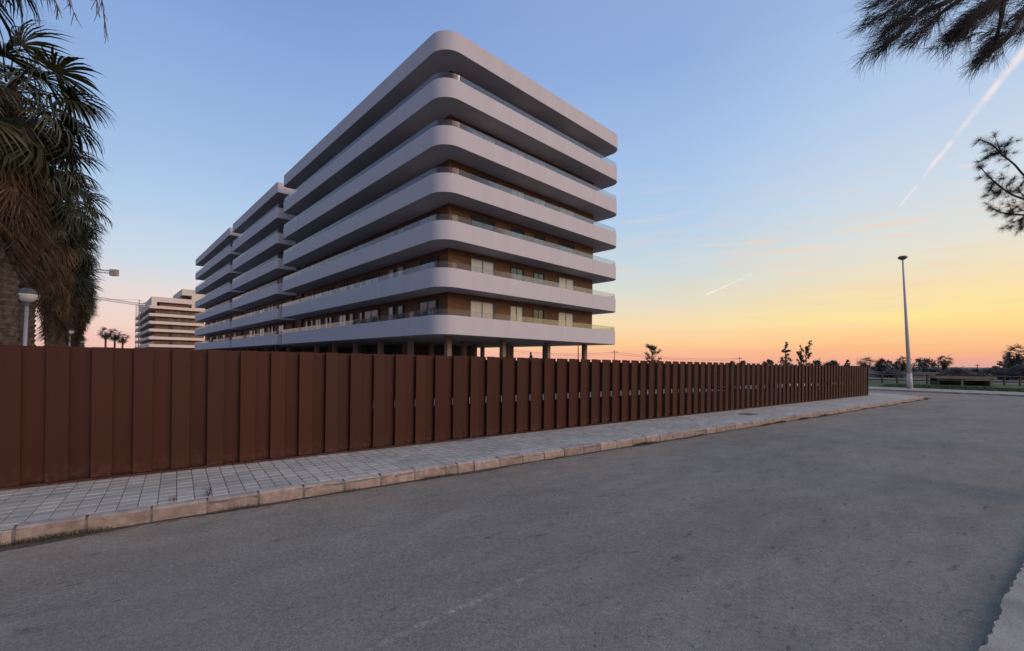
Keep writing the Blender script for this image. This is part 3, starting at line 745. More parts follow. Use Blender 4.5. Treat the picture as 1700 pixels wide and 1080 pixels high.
block('middle apartment block of the receding row, half hidden behind the rounded one', 35.8, 24.6, 20.4, [.25, .6, .6, .25], link=2.0, seed=2, right=False)
block('farthest apartment block of the joined row, ending beside the sunlit tower', 62.4, 34.4, 20.4, [.25, .6, .6, .25], link=1.8, seed=3, right=False)

# rooftop of the nearest block: low plant room behind the parapet
# sunlit tower beyond
def tower():
    C = at(247, 560, 179.0); C.z = 0
    root = empty('apartment_block', C, 'distant banded tower left of the long block with penthouse on its roof', 'apartment building', rz=YAW)
    W_, L_ = 21.0, 84.0; bm_ = band_mesh(0, 0, W_, L_, [.4, 1.6, 1.5, .4], 1.15, mt='tower')
    ztop = at(247, 506, 179).z; zs = [ztop-1.15-3.15*k for k in range(8)]
    for k, z in enumerate(zs):
        add('balcony_band', bm_, root, (0, 0, z))
        if k: 
            m = MB(); m.box(2.2, 1.8, 0, W_-2.2, L_-2, 3.15-.304); m.build('wood_clad_wall', M_['tower_wood'], root, loc=(0, 0, z+.302))
            for a, b in ((6.6, 8.0), (9.2, 10.6), (12.2, 13.0)):
                f = MB(); f.box(0, -.08, 0, b-a, -.003, 2.4); w_ = f.build('window', M_['frame'], root, loc=(a, 1.8, z+.303))
                g = MB(); g.box(.1, -.1, .1, b-a-.1, -.082, 2.3); g.build('pane', M_['darkglass'], w_)
            for yy in range(5, 78, 6):
                f = MB(); f.box(-.08, 0, 0, -.003, 2.6, 2.4); w_ = f.build('window', M_['frame'], root, loc=(2.2, yy, z+.303))
                g = MB(); g.box(-.1, .1, .1, -.082, 2.5, 2.3); g.build('pane', M_['darkglass'], w_)
    zt = zs[0]+1.15
    def bx(nm, mt, *b): m = MB(); m.box(*b); return m.build(nm, M_[mt], root)
    bx('penthouse_wall', 'tower_wood', 3.6, 3.6, zs[0]+.31, 13.6, 26, zt+1.79)
    bx('penthouse_roof', 'tower', .9, 1.9, zt+1.8, 14.4, 27, zt+3.8)
    bx('side_parapet', 'tower', .9, 1.9, zs[0]+1.152, 2.6, 27, zt+1.798)
    bx('roof_parapet', 'tower', .3, 14, zs[0]+1.152, .85, 40, zt+1.0)
    bx('stair_tower_roof', 'cream', 12.35, 14, zt+6.9, 25, 46, zt+9.6)
    bx('stair_tower', 'cream', 15.9, 14.01, zs[0]+.31, 24.99, 45.9, zt+6.898)
    bx('dark_recess', 'dark', 12.5, 17.5, zs[0]+.31, 15.89, 45.9, zt+6.897)
    return root
M_['tower'] = mat('cream_painted_render', (.72, .63, .55), .75, .04, .35)
M_['tower_wood'] = mat('tower_wood_cladding', (.17, .085, .040), .6, .2, 1.2, 0, extra=plank_extra)
tower()

# cranes
def crane(label, mast_x, mast_y, jib_l, jib_r, Y, jy0, jy1, box_=None, seed=0):
    base = at(mast_x, 600, Y); base.z = gz(base.x, base.y); root = empty('tower_crane', base, label, 'crane', 'tower cranes beyond the palms')
    def lat(mb, a, b, w, n, r=.09):
        a, b = Vector(a), Vector(b); d = (b-a).normalized(); u = d.cross(Vector((0, 1, .01))).normalized()*w; v = d.cross(u).normalized()*w
        cs = [u+v, u-v, -u-v, -u+v]
        for c in cs: mb.tube([a+c, b+c], r, 4)
        for i in range(n):
            p, q = a.lerp(b, i/n), a.lerp(b, (i+1)/n)
            for j in range(4): mb.tube([p+cs[j], q+cs[(j+1) % 4]], r*.6, 3)
    top = at(mast_x, mast_y, Y)-base; m = MB(); lat(m, (0, 0, 0), (0, 0, top.z), .8, 24, .13); m.build('mast', M_['crane'], root)
    pl = at(jib_l, jy0, Y)-base; pr = at(jib_r, jy1, Y)-base
    m = MB(); lat(m, pl, (0, 0, top.z), .5, 30, .10); m.build('jib', M_['crane'], root)
    m = MB(); lat(m, (0, 0, top.z), pr, .5, 8, .10); m.build('counter_jib', M_['crane'], root)
    m = MB(); m.box(-.9, -.7, -1.5, .9, .7, 1.2, Matrix.Translation((1.6, 0, top.z-2.0))); m.build('cab', M_['crane'], root)
    m = MB(); s = 1.3 if box_ else .8; m.box(-s, -.7, -1.4, s, .7, 1.0, Matrix.Translation(pr)); m.build('counterweight', M_['concrete'], root)
    m = MB(); m.tube([(0, 0, top.z), (0, 0, top.z+2.2)], .2, 5); m.tube([(0, 0, top.z+2.2), tuple(pr)], .05, 4); m.tube([(0, 0, top.z+2.2), tuple(pl*.5+Vector((0, 0, top.z*.5)))], .05, 4); m.build('apex', M_['crane'], root)
crane('crane whose pale counterweight block sticks out from behind the palm crowns', 128, 447, 40, 189.5, 170, 444, 451.5, True)
crane('thin pale crane rising just left of the distant tower', 230, 505, 120, 246, 205, 488, 505)

# ------------------------------------------------------------------ palms
def frond_mesh(seed, dead=False, far=False):
    r = random.Random(seed); m = MB()
    pet = r.uniform(.45, .65) if dead else r.uniform(.8, 1.05)
    if far: pet *= .9
    tip = Vector((pet, 0, -.04 if not dead else -.12))
    m.tube([(0, 0, 0), (pet*.5, 0, .03), tuple(tip)], [.028, .018, .012], 4, 1)
    nseg = (15 if dead else 30) if not far else (9 if dead else 15); spread = 34 if dead else 115
    for i in range(nseg):
        a = R(-spread+2*spread*i/(nseg-1)+r.uniform(-3, 3)); ln = r.uniform(.95, 1.25)*(1.0-.25*abs(a)/R(120)); 
        if dead: ln *= 1.05
        d = Vector((math.cos(a), math.sin(a), r.uniform(-.06, .10)-(.35 if dead else 0))).normalized()
        sd = Vector((-math.sin(a), math.cos(a), 0)); w = (.021 if dead else .029)*(1.7 if far else 1); droop = r.uniform(1.3, 2.6) if not dead else r.uniform(.3, .7)
        prev = None; pos = tip.copy(); dirv = d.copy(); ns = 5 if not far else 3
        for j in range(ns+1):
            f = j/ns; ww = w*(.35+1.3*f if f < .5 else 1.0-(f-.5)*1.9); ww = max(ww, .002); cur = (pos-sd*ww, pos+sd*ww)
            if prev: m.quad(prev[0], prev[1], cur[1], cur[0], 0)
            prev = cur; pos = pos+dirv*(ln/ns)
            dirv = (dirv+Vector((0, 0, -droop*(.12+.55*f)))).normalized()
            sd = (sd+Vector((r.gauss(0, .12), r.gauss(0, .12), r.gauss(0, .25 if f > .4 else .05)))).normalized()
    return m
FR = [frond_mesh(s).mesh('frond', [M_['frond'], M_['stalk']]) for s in range(5)]
DFR = [frond_mesh(50+s, True).mesh('dead_frond', [M_['dead'], M_['stalk']]) for s in range(5)]
FRm = [frond_mesh(s, False, True) for s in range(4)]; DFRm = [frond_mesh(70+s, True, True) for s in range(4)]
def trunk_mesh(h, r0, seed):
    m = MB(); seg = 18; n = int(h/.055); rr = random.Random(seed)
    bx, by = rr.uniform(-.1, .1), rr.uniform(-.1, .1)
    for j in range(n+1):
        z = h*j/n; base = r0*(1.25-.25*min(1, z/.8))*(1-.12*z/h)
        for k in range(seg):
            a = 2*math.pi*k/seg; row = j//3; ph = (k*6/seg+.5*(row % 2)) % 1
            scale = (1-abs(ph-.5)*2); bump = .055*scale*((j % 3)/2.0)+rr.uniform(-.006, .006); r_ = base+bump
            m.v.append((math.cos(a)*r_+bx*(z/h)**2, math.sin(a)*r_+by*(z/h)**2, z))
    for j in range(n):
        for k in range(seg): a0 = j*seg+k; a1 = j*seg+(k+1) % seg; m.f.append((a0, a1, a1+seg, a0+seg)); m.mi.append(0)
    return m.mesh('trunk', M_['trunk'])
TR = [trunk_mesh(8.0, .22, 3), trunk_mesh(8.0, .23, 4)]
def frond_xf(r, top, dead, j, n, lowz):
    az = r.uniform(0, 2*math.pi) if dead else (j*2.39996+r.uniform(-.25, .25))
    if dead:
        f = (j+r.random())/n; z = top-.35-(top-.35-lowz-.7)*f; pitch = R(r.uniform(70, 90)-14*(1-f)); rad = .18+.16*(1-f); roll = r.gauss(0, .3); sc = r.uniform(.8, 1.1)*(1.0-.15*f)
    else:
        f = (j+.5)/n; pitch = R((-60+300*f if f < .12 else -24+84*(f-.12)/.88)+r.uniform(-9, 9)); z = top+.25-.75*f; rad = .10; roll = r.gauss(0, .35); sc = r.uniform(.92, 1.12)
    rot = Matrix.Rotation(az, 4, 'Z') @ Matrix.Rotation(pitch, 4, 'Y') @ Matrix.Rotation(roll, 4, 'X')
    return Matrix.Translation((math.cos(az)*rad, math.sin(az)*rad, z)) @ rot @ Matrix.Diagonal((sc, sc, sc, 1))
def palm(loc, label, top=8.0, lowz=4.2, nlive=46, ndead=120, seed=0, detail=True, group='tall fan palms in the row behind the fence', sc=1.0):
    r = random.Random(seed); loc = Vector(loc); loc.z = gz(loc.x, loc.y)
    root = empty('fan_palm', loc, label, 'palm tree', group, rz=r.uniform(0, 6)); root.scale = (sc, sc, sc)
    t = add('trunk', TR[seed % 2], root); t.scale = (1, 1, top/8.0)
    if detail:
        for j in range(nlive): o = add('frond', FR[j % 5], root); o.matrix_local = frond_xf(r, top, False, j, nlive, lowz)
        for j in range(ndead): o = add('dead_frond', DFR[j % 5], root); o.matrix_local = frond_xf(r, top, True, j, ndead, lowz)
    else:
        for nm, src, n, dead, mm in (('crown', FRm, nlive, False, M_['frond']), ('dead_leaf_skirt', DFRm, ndead, True, M_['dead'])):
            m = MB()
            for j in range(n):
                X = frond_xf(r, top, dead, j, n, lowz); s = src[j % 4]; n0 = len(m.v)
                m.v += [tuple(X @ Vector(v)) for v in s.v]; m.f += [tuple(n0+i for i in f) for f in s.f]; m.mi += s.mi
            m.build(nm, [mm, M_['stalk']], root)
    return root
PB0 = Vector((-12.0, 10.5, 0))
plabels = ['palm nearest the camera, crown above the top left edge of the photo', 'palm whose trunk stands at the left edge behind the fence', 'palm with its trunk just right of the big globe lamp', 'third visible trunk in the palm row, behind the globe lamp palms', 'fourth visible trunk in the palm row', 'fifth visible palm in the row, partly hidden by nearer skirts', 'sixth visible palm in the row', 'seventh visible palm in the row, low crown near the small lamps', 'eighth visible palm of the receding row', 'ninth visible palm of the receding row', 'tenth visible palm of the receding row', 'eleventh visible palm of the receding row', 'last palm of the receding row, next to the pink sky']
rpz = random.Random(4)
for k in range(-1, 12):
    p = PB0+DL*(6.0*k)+DR*rpz.uniform(-.2, .2)
    if k == -1: p += DR*(-.5)
    palm(p, plabels[k+1], top=8.1+rpz.uniform(-.35, .4), lowz=[4.3, 4.0, 3.7, 2.7, 3.0, 2.6, 2.0, 2.0, 2.0, 2.0, 2.0, 2.0, 2.0][k+1], seed=k+10, detail=k < 4, nlive=52 if k < 3 else 72, ndead=190 if k < 3 else 95)
# dry flower stalks hanging from the nearest palm
pz = PB0+DL*(-6.0)-DR*.5; st = None
for o in bpy.data.objects:
    if o.name.startswith('fan_palm') and o.get('label') == plabels[0]: st = o
inv = Matrix.Rotation(-st.rotation_euler.z, 4, 'Z')
rs = random.Random(31)
for (tx, ty, ex, ey) in ((150, -60, 163, 18), (158, -70, 180, 70), (95, -50, 128, 34), (70, -50, 100, 22)):
    a = at(tx, ty, 6.4)-st.location; b = at(ex, ey, 6.3)-st.location; root_pt = Vector((0.1, 0, 8.0)); m = MB()
    a, b = inv @ a, inv @ b
    m.tube([root_pt, (root_pt+a)/2+Vector((0, 0, .5)), a, a.lerp(b, .6), b], [.014, .010, .007, .004, .003], 5)
    for j in range(26):
        q = a.lerp(b, rs.uniform(-.1, 1)); e = q+Vector((rs.gauss(0, .035), rs.gauss(0, .035), -rs.uniform(.06, .2))); m.tube([q, e], [.006, .003], 3)
    m.build('flower_stalk', M_['stalk'], st)
# three distant palms
for i, (x, yt, sc) in enumerate(((175, 545, 1.0), (190, 546, 1.0), (203, 550, .95))):
    p = at(x, 590, 125)
    palm((p.x, p.y, 0), ['left of the three small distant palms against the pink sky', 'middle of the three small distant palms against the pink sky', 'right of the three small distant palms, leaning outwards'][i], top=8.3-.4*i, lowz=6.9, nlive=30, ndead=8, seed=40+i, detail=False, group='small distant palms left of the tower', sc=sc)

# ------------------------------------------------------------------ globe lamps
def globe_lamp():
    root = empty('globe_lamp', (0, 0, 0)); m = MB(); m.tube([(0, 0, 0), (0, 0, .5), (0, 0, 3.02)], [.055, .05, .038], 10); m.build('pole', M_['metal'], root, smooth=True)
    m = MB(); m.lathe((0, 0, 3.0), [(.0, 0), (.07, 0), (.07, .05), (.09, .06), (.09, .08), (0, .08)], 14); m.build('collar', M_['lamp_grey'], root)
    r = .205; m = MB(); m.lathe((0, 0, 3.27), [(r*math.cos(R(a)), r*math.sin(R(a))) for a in range(-70, 11, 8)], 20); m.build('globe', M_['opal'], root, smooth=True)
    m = MB(); m.lathe((0, 0, 3.27), [((r+.004)*math.cos(R(a)), (r+.004)*math.sin(R(a))) for a in range(10, 91, 8)], 20); m.build('cap', M_['lamp_grey'], root, smooth=True)
    return root
gl = globe_lamp()
lam = [(37, 12.3, 'large grey capped globe lamp in front of the palm trunks'), (88, 21.2, 'globe lamp behind the palms, only its post showing beside a trunk'), (113, 30.0, 'small globe lamp between the fourth and fifth palm trunks'), (133.5, 51, 'smallest and farthest globe lamp of the row')]
for i, (x, Y, lb) in enumerate(lam):
    o = gl if i == 0 else copy_tree(gl); p = at(x, 585, Y); o.location = (p.x, p.y, gz(p.x, p.y)); o.rotation_euler = (0, R(2.2), 0)
    tag(o, lb, 'street lamp', 'globe lamps along the palms')

# ------------------------------------------------------------------ right side: tall lamp, rail fence, shelter, poles, wires
b0 = hit(1511, 645, .12); tp = at(1498.5, 429, b0.y)
root = empty('street_lamp', b0, 'tall pale street lamp post standing alone on the far pavement', 'street lamp'); d = tp-b0
m = MB(); m.tube([(0, 0, 0), tuple(d*.12)], [.18, .16], 12); m.build('post_sleeve', M_['pole_white'], root, smooth=True)
m = MB(); m.tube([tuple(d*.121), tuple(d*.5), tuple(d)], [.135, .095, .05], 12); m.build('pole', M_['pole_white'], root, smooth=True)
m = MB(); m.box(-.30, -.30, -.001, .30, .30, .03); m.build('base_plate', M_['metal'], root)
m = MB(); m.lathe(tuple(d), [(.04, -.1), (.12, -.08), (.24, .0), (.30, .10), (.22, .18), (.0, .22)], 14); m.build('lamp_head', M_['lamp_grey'], root, smooth=True)

rf0, rf1 = at(1440, 620, 44.5), at(1800, 620, 42.5)
root = empty('rail_fence', (rf0.x, rf0.y, gz(rf0.x, rf0.y)+.13), 'dark timber post and rail fence across the far grass', 'fence')
n = 14; pp = []
for i in range(n+1):
    p = rf0.lerp(rf1, i/n); p.z = gz(p.x, p.y)+.13; pp.append(p-root.location); m = MB(); m.box(-.07, -.05, -.05, .07, .05, 1.0, Matrix.Translation(p-root.location)); m.build('post', M_['timber'], root)
for z in (.34, .86):
    for a, b in zip(pp, pp[1:]): m = MB(); m.tube([a+Vector((.075, 0, z)), b+Vector((-.075, 0, z))], .065, 5); m.build('rail', M_['timber'], root)

# low open shelter
s0, s1 = at(1556, 620, 41.5), at(1650, 620, 40.0); s0.z = s1.z = 0; dd = (s1-s0); ln = dd.length; yw = math.atan2(dd.y, dd.x)
root = empty('low_shelter', (s0.x, s0.y, gz(s0.x, s0.y)+.13), 'long low beige shelter with dark open front on the far grass', 'shelter', rz=yw)
def part(nm, bx, mt): m = MB(); m.box(*bx); return m.build(nm, mt, root)
part('roof_slab', (-.15, -.2, .62, ln+.1, 1.4, .84), M_['beige']); part('fascia', (-.05, -.16, .40, ln*.42, -.06, .615), M_['timber']); part('fascia', (ln*.47, -.16, .47, ln-.3, -.06, .615), M_['beige'])
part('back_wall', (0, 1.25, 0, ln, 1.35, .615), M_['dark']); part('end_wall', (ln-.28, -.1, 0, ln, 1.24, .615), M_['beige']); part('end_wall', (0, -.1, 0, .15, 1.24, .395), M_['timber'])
part('post', (ln*.43, -.1, 0, ln*.46, .1, .615), M_['concrete']); part('planter', (.2, .5, .845, ln*.22, .9, 1.06), M_['dark']); part('planter', (ln*.27, .5, .845, ln*.48, .9, 1.04), M_['dark']); part('planter', (ln*.53, .5, .845, ln-.3, .9, 1.06), M_['dark'])
part('bench', (.4, .4, .2, ln-.5, .8, .28), M_['timber'])

# long low wall far behind the rail fence
w0, w1 = at(1425, 615, 78), at(1560, 615, 74); root = empty('boundary_wall', (w0.x, w0.y, gz(w0.x, w0.y)), 'weathered grey wall far behind the rail fence beside the brown fence end', 'wall'); dd = w1-w0; dd.z = 0
T = Matrix.Rotation(math.atan2(dd.y, dd.x), 4, 'Z'); m = MB(); m.box(-12, 0, -.2, dd.length, .2, .95, T); m.build('wall', M_['wall_far'], root); m = MB(); m.box(-12.05, -.05, .952, dd.length+.05, .25, 1.03, T); m.build('coping', M_['concrete'], root)

def pole(x, ytop, Y, label, lean=0.0, arms=False, rad=.10):
    b = at(x, 600, Y); b.z = gz(b.x, b.y); t = at(x+lean, ytop, Y); root = empty('utility_pole', b, label, 'pole', 'thin poles near the horizon'); m = MB(); m.tube([(0, 0, 0), tuple(t-b)], [rad, rad*.6], 6); m.build('pole', M_['timber'], root)
    if arms: m = MB(); e = t-b; m.tube([e+Vector((-.7, 0, -.4)), e+Vector((.7, 0, -.4))], .06, 4); m.build('cross_arm', M_['timber'], root)
    return t
t1 = pole(1020, 581, 95, 'pole carrying wires just right of the apartment block', arms=True)
t2 = pole(853, 577, 110, 'pole seen between the ground floor columns', lean=-6)
t3 = pole(1228, 592, 120, 'short pole above the middle of the brown fence', arms=True)
pole(960, 572, 80, 'pole beside the right hand ground floor column', rad=.13)
pole(1557.5, 595, 110, 'thicker of the two poles beside the round palm'); pole(1551, 597, 140, 'fainter pole left of the round palm', rad=.07)
pole(1622.5, 604, 120, 'pole above the low shelter roof', arms=True, rad=.14); pole(1361, 593, 130, 'thin pole above the fence left of its far end', rad=.08); pole(1423, 594, 130, 'thin pole just left of the fence corner', rad=.07)
for a, b, lb in ((t2, t1, 'wire hanging behind the ground floor columns'), (t1, t3, 'wire dipping right from the pole beside the block')):
    for q in (0, .35):
        a2, b2 = a-Vector((0, 0, .4+q)), b-Vector((0, 0, .4+q)); pts = []
        for i in range(13): f = i/12; p = a2.lerp(b2, f); p.z -= 2.0*(1-(2*f-1)**2)*.35; pts.append(p)
        m = MB(); m.tube([p-a2 for p in pts], .022, 4); tag(m.build('overhead_wire', M_['timber'], loc=a2), ('upper ' if q == 0 else 'lower ')+lb, 'wire', 'overhead wires')

# ------------------------------------------------------------------ far trees
def far_tree(x, ytop, hw, Y, kind, label, seed, base=None, group='trees on the horizon'):
    r = random.Random(seed); b = at(x, 610, Y); b.z = gz(b.x, b.y); top = at(x, ytop, Y).z-b.z; wd = hw/F*Y*(1.2 if Y > 60 else 1.0)
    if kind == 'palm':
        sc_ = max(.35, wd/1.75); hh = top/sc_; root = palm(b, label, top=hh-1.0, lowz=hh*.25, nlive=34, ndead=60, seed=seed, detail=False, group=group, sc=sc_); return root
    root = empty({'bush': 'bush', 'cone': 'conifer_tree', 'bare': 'sparse_tree'}.get(kind, 'round_tree'), b, label, 'bush' if kind == 'bush' else 'tree', group)
    tr = MB(); lf = MB(); th = top*(.35 if kind != 'bush' else .12)
    tr.tube([(0, 0, 0), (r.uniform(-.1, .1), 0, th), (r.uniform(-.2, .2), 0, top*(.9 if kind in ('cone', 'bare') else .6))], [wd*.09+.05, wd*.06+.03, .02], 6)
    cl = []
    if kind == 'bare':
        for i in range(16):
            z = top*r.uniform(.25, .9); a = r.uniform(0, 6.28); e = Vector((math.cos(a)*wd*r.uniform(.5, 1), math.sin(a)*wd*.6, z+top*r.uniform(.05, .2))); tr.tube([(0, 0, z*.9), tuple(e)], [.035, .012], 4); cl.append((e, wd*.18)); cl.append((Vector((0, 0, z)).lerp(e, .7), wd*.15))
        npc = 22
    elif kind == 'cone':
        for i in range(46):
            f = r.random()**.8; z = top*(.12+.86*f); rr = wd*(1-f)**.8*r.uniform(.35, 1); a = r.uniform(0, 6.28); cl.append((Vector((math.cos(a)*rr, math.sin(a)*rr, z)), wd*.22*(1.1-f)))
            tr.tube([(0, 0, z*.96), (math.cos(a)*rr, math.sin(a)*rr, z)], [.025, .01], 3)
        npc = 26
    else:
        for i in range(44):
            a = r.uniform(0, 6.28); f = r.uniform(-1, 1); rr = wd*math.sqrt(max(0, 1-f*f))*r.uniform(.3, 1.0)*(1+.25*noise.noise(Vector((a, f*2, seed)))); c = top*(.52 if kind != 'bush' else .42); h = top-c
            p = Vector((math.cos(a)*rr, math.sin(a)*rr, c+h*f*.85)); cl.append((p, wd*.26)); 
            if i % 3 == 0: tr.tube([(0, 0, th), tuple(p*.8+Vector((0, 0, .0)))], [.04, .015], 4)
        npc = 40
    for c, rad in cl:
        for q in range(npc*(3 if Y < 60 else 1)):
            p = c+Vector((r.gauss(0, 1), r.gauss(0, 1), r.gauss(0, .8)))*rad*.6; s = (r.uniform(.04, .10)*(Y/60)**.6+.02)*(.45 if Y < 60 else 1); u = Vector((r.gauss(0, 1), r.gauss(0, 1), r.gauss(0, 1))).normalized()*s; v = u.orthogonal().normalized()*s*.7
            lf.quad(p-u-v, p+u-v, p+u+v, p-u+v)
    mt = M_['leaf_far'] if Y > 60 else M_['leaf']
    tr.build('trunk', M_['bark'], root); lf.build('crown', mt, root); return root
ft = [(1083, 566, 15, 42, 'bare', 'sparse young tree just right of the apartment block'), (1305, 565, 17, 46, 'cone', 'dark pointed conifer rising above the fence'), (1330, 573, 7, 48, 'bare', 'thin sapling immediately right of the pointed conifer'), (1337, 570, 10, 50, 'bare', 'second sapling right of the pointed conifer, leafier low down'),
      (881, 583, 4, 90, 'cone', 'tiny conifer seen between the ground floor columns'), (1215, 599, 4, 120, 'round', 'tiny tree top left of the short pole over the fence'), (1233, 598, 5, 120, 'round', 'tiny tree top right of the short pole over the fence'), (1275, 596, 6, 120, 'round', 'small tree top left of the pointed conifer'), (1356, 598, 9, 110, 'round', 'low round tree top right of the saplings'), (1381, 598, 9, 110, 'round', 'low round tree above the far part of the fence'),
      (1407, 596, 7, 110, 'cone', 'small conical tree above the fence end'), (1436, 595, 9, 105, 'palm', 'bushy palm just inside the fence corner'), (1463, 594, 11, 95, 'round', 'grey green tree just right of the fence corner'), (1482, 600, 9, 90, 'bare', 'sparse tree between fence corner and street lamp'), (1500, 593, 9, 95, 'palm', 'dense palm directly left of the street lamp'),
      (1533, 594, 13, 90, 'round', 'broad round tree right of the street lamp'), (1568, 591, 9, 95, 'palm', 'small neat fan palm above the shelter'), (1591, 611, 13, 85, 'bush', 'domed bush behind the shelter roof'), (1645, 612, 9, 90, 'bush', 'flat bush at the right end of the shelter'), (1659, 608, 10, 90, 'round', 'round grey tree between shelter and right palms'), (1668, 595, 8, 100, 'bare', 'bare thin tree left of the right edge palms'),
      (1689, 577, 15, 75, 'palm', 'tallest palm at the right edge of the photo'), (1681, 592, 11, 80, 'palm', 'shorter palm in front of the right edge palm'), (1697, 598, 14, 70, 'round', 'dark tree cut off by the right edge'), (1619, 612, 6, 95, 'bush', 'little bush at the foot of the pole over the shelter'), (1515, 612, 12, 80, 'bush', 'bush behind the street lamp foot'), (1480, 616, 14, 76, 'bush', 'low bush in front of the grey wall'), (1550, 612, 10, 80, 'bush', 'bush left of the shelter'), (1672, 614, 14, 72, 'bush', 'wide low bush right of the shelter')]
for i, (x, yt, hw, Y, kd, lb) in enumerate(ft): far_tree(x, yt, hw, Y, kd, lb, 100+i)
# dark scrub that closes the horizon
m = MB(); rs = random.Random(77)
for i in range(26000):
    x = rs.uniform(1000, 1900); Y = rs.uniform(84, 190); p = at(x, 610, Y); g = gz(p.x, p.y); hh = 1.1+1.1*noise.noise(Vector((p.x*.08, p.y*.05, 2)))+.5*noise.noise(Vector((p.x*.4, p.y*.3, 5)))
    p.z = g+rs.random()*max(.25, hh); s = rs.uniform(.08, .24); u = Vector((rs.gauss(0, 1), rs.gauss(0, 1), rs.gauss(0, 1))).normalized()*s; v = u.orthogonal().normalized()*s*.8
    m.quad(p-u-v, p+u-v, p+u+v, p-u+v)
tag(m.build('scrub', M_['leaf_far']), 'belt of haze-greyed scrub closing the horizon on the right', 'scrub', kind='stuff')
# grass blades on the verge
m = MB()
for i in range(9000):
    a, b = rs.random(), rs.random(); p = fk[2].lerp(fk[5], a*1.25)+fd_*(5.25+b*9); z = gz(p.x, p.y)+.13; s = rs.uniform(.03, .07); an = rs.uniform(0, 3.1); dx = Vector((math.cos(an), math.sin(an), 0))*.03; e = Vector((p.x, p.y, z)); m.tri(e-dx, e+dx, e+Vector((rs.gauss(0, .02), 0, s)))
tag(m.build('verge_grass', M_['grass_ground']), 'green grass strip beyond the far pavement', 'grass', kind='stuff')

# ------------------------------------------------------------------ overhanging casuarina and pine
def smooth_path(pts, n=14):
    out = []; P = [pts[0]]+list(pts)+[pts[-1]]
    for i in range(1, len(P)-2):
        for j in range(n):
            t = j/n; a, b, c, d = P[i-1], P[i], P[i+1], P[i+2]
            out.append(.5*((2*b)+(c-a)*t+(2*a-5*b+4*c-d)*t*t+(3*b-a-3*c+d)*t*t*t))
    out.append(P[-2]); return out
def casuarina():
    base = Vector((7.4, 4.9, 0)); base.z = gz(7.4, 4.9); root = empty('casuarina_tree', base, 'drooping fine needled tree hanging over the top right corner', 'tree')
    m = MB(); crot = Vector((7.2, 4.7, 6.6)); m.tube([(0, 0, 0), (-.05, .02, 2.5), (-.15, -.1, 5), tuple(crot-base), (.1, 0, 8.6)], [.17, .14, .11, .09, .03], 12); m.build('trunk', M_['bark'], root, smooth=True)
    r = random.Random(8); lf = MB(); tw = MB()
    T = [[(1720, -90), (1640, -40), (1572, 2), (1530, 20), (1505, 45), (1480, 68), (1442, 88)], [(1680, -80), (1590, -40), (1520, -8), (1475, 18), (1440, 40)], [(1740, -60), (1690, -15), (1640, 18), (1600, 48), (1570, 70)],
         [(1760, -50), (1712, 5), (1685, 45), (1655, 78), (1630, 98)], [(1780, -60), (1745, 0), (1722, 30), (1700, 50)], [(1700, -70), (1630, -25), (1585, 5), (1550, 32), (1520, 66)], [(1740, -70), (1672, -20), (1662, 30), (1652, 70), (1640, 96)],
         [(1800, -60), (1770, 10), (1750, 60)], [(1710, -60), (1665, -10), (1625, 20), (1600, 66)], [(1660, -80), (1560, -35), (1500, -15), (1455, 2)], [(1690, -40), (1650, 0), (1612, 30), (1590, 52)], [(1600, -40), (1540, 0), (1500, 30), (1470, 55)], [(1900, -80), (1850, 0), (1810, 60)]]
    for i, t in enumerate(T):
        Y = 4.4+.13*((i*7) % 5)-.25; pts = smooth_path([at(x, y, Y+r.uniform(-.05, .05)) for x, y in t]); pts2 = [crot, crot.lerp(pts[0], .5)+Vector((0, 0, .25))]+pts
        n = len(pts2); tw.tube([p-base for p in pts2], [.035*(1-.9*j/n)+.002 for j in range(n)], 5)
        N_ = 560 if i < 12 else 300; L_ = len(pts)
        node = None
        for q in range(N_):
            if q % 8 == 0:
                f = r.random()**.8; node = pts[min(int((.12+.88*f)*(L_-1)), L_-1)]+Vector((r.gauss(0, .03), r.gauss(0, .07), r.gauss(0, .03))); nang = r.gauss(212, 20) if r.random() < .85 else r.uniform(190, 285); nl = r.uniform(.75, 1.25)
            p = node+Vector((r.gauss(0, .012), r.gauss(0, .014), r.gauss(0, .012)))
            ang = R(nang+r.gauss(0, 8)); ln = r.uniform(.16, .30)*nl*(1.05-.25*f)
            d = Vector((math.cos(ang), r.gauss(0, .22), math.sin(ang))).normalized(); curl = Vector((r.gauss(.12, .2), r.gauss(0, .1), r.gauss(-.12, .2))); w = r.uniform(.0012, .0023); side = Vector((-d.z, 0, d.x)).normalized(); prev = None; pos = p
            for j in range(6):
                ww = w*(1-.13*j); cur = (pos-side*ww-base, pos+side*ww-base)
                if prev: lf.quad(prev[0], prev[1], cur[1], cur[0])
                prev = cur; pos = pos+d*(ln/5); d = (d+curl*.32).normalized()
    tw.build('branches', M_['bark'], root); lf.build('needle_foliage', M_['needle'], root)
casuarina()
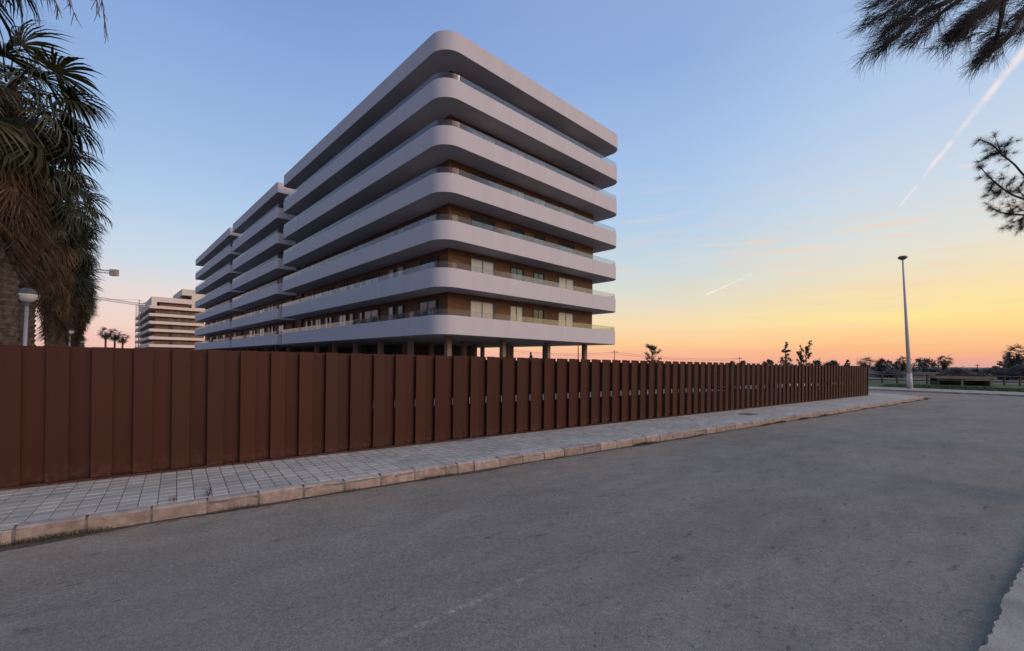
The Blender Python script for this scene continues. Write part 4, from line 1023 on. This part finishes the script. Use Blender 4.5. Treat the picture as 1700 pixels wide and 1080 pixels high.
def pine():
    base = Vector((11.6, 7.6, 0)); base.z = gz(base.x, base.y); root = empty('pine_tree', base, 'pine branches with tufted needles reaching in from the right edge', 'tree')
    m = MB(); m.tube([(0, 0, 0), (.1, 0, 2), (-.1, .1, 4.5), (0, 0, 7)], [.16, .13, .09, .03], 12); m.build('trunk', M_['bark'], root, smooth=True)
    r = random.Random(12); lf = MB(); tw = MB()
    T = [([(1760, 330), (1700, 300), (1672, 272), (1652, 256), (1636, 240), (1614, 231)], 7.0), ([(1652, 256), (1646, 240), (1640, 225)], 7.0), ([(1760, 345), (1700, 333), (1668, 322), (1643, 304), (1628, 290), (1616, 277)], 6.9), ([(1668, 322), (1660, 310), (1672, 296)], 6.9),
         ([(1770, 360), (1700, 357), (1672, 355), (1650, 352), (1634, 344)], 7.05), ([(1690, 357), (1684, 366), (1684, 377)], 7.05), ([(1684, 364), (1670, 368)], 7.05), ([(1770, 345), (1700, 340), (1694, 330)], 6.8), ([(1672, 355), (1664, 340)], 7.0), ([(1765, 300), (1712, 290), (1700, 278)], 7.2), ([(1765, 380), (1720, 372), (1702, 364)], 7.0), ([(1690, 326), (1680, 314), (1690, 300)], 6.9), ([(1660, 262), (1656, 248), (1662, 238)], 7.0), ([(1648, 253), (1634, 256), (1628, 260)], 7.0), ([(1640, 303), (1634, 312), (1640, 320)], 6.9), ([(1652, 310), (1648, 322)], 6.9), ([(1700, 345), (1690, 350), (1676, 343)], 6.9)]
    for i, (t, Y) in enumerate(T):
        pts = smooth_path([at(x+11, y, Y) for x, y in t], 10); long_ = t[0][0] > 1750
        pts2 = ([Vector((11.55, 7.6, base.z+4.2+.12*i))]+pts) if long_ else pts; n = len(pts2); tw.tube([p-base for p in pts2], [(.018 if long_ else .007)*(1-.8*j/n)+.0015 for j in range(n)], 5)
        L_ = len(pts); start = int(L_*(.42 if long_ else .0))
        nodes = [j for j in range(start, L_) if r.random() < .5 or j > L_-4]
        for j in nodes:
            p = pts[j]; ax = (pts[min(j+1, L_-1)]-pts[max(j-1, 0)]).normalized()
            if r.random() < .45: 
                off = Vector((r.gauss(0, .06), r.gauss(0, .08), r.gauss(0, .06))); tw.tube([p-base, p+off-base], [.003, .0015], 3); p = p+off; ax = (ax+off.normalized()).normalized()
            for q in range(60):
                d = (ax*r.uniform(.1, 1.1)+Vector((r.gauss(0, .6), r.gauss(0, .6), r.gauss(0, .6)))).normalized(); ln = r.uniform(.05, .105); w = .0009; side = d.cross(Vector((0, 1, 0))); side = side.normalized()*w if side.length > .01 else Vector((w, 0, 0)); e = p+d*ln+Vector((0, 0, -.006))
                lf.quad(p-side-base, p+side-base, e+side*.6-base, e-side*.6-base)
    tw.build('branches', M_['bark'], root); lf.build('needle_foliage', M_['pine'], root)
pine()

# ------------------------------------------------------------------ settle caches so that every mesh is ready before rendering
for me in bpy.data.meshes:
    me.validate(); me.update()
    if len(me.polygons):
        me.calc_loop_triangles(); me.polygon_normals[0].vector[:]; me.vertex_normals[0].vector[:]; me.corner_normals[0].vector[:]
bpy.context.view_layer.update()
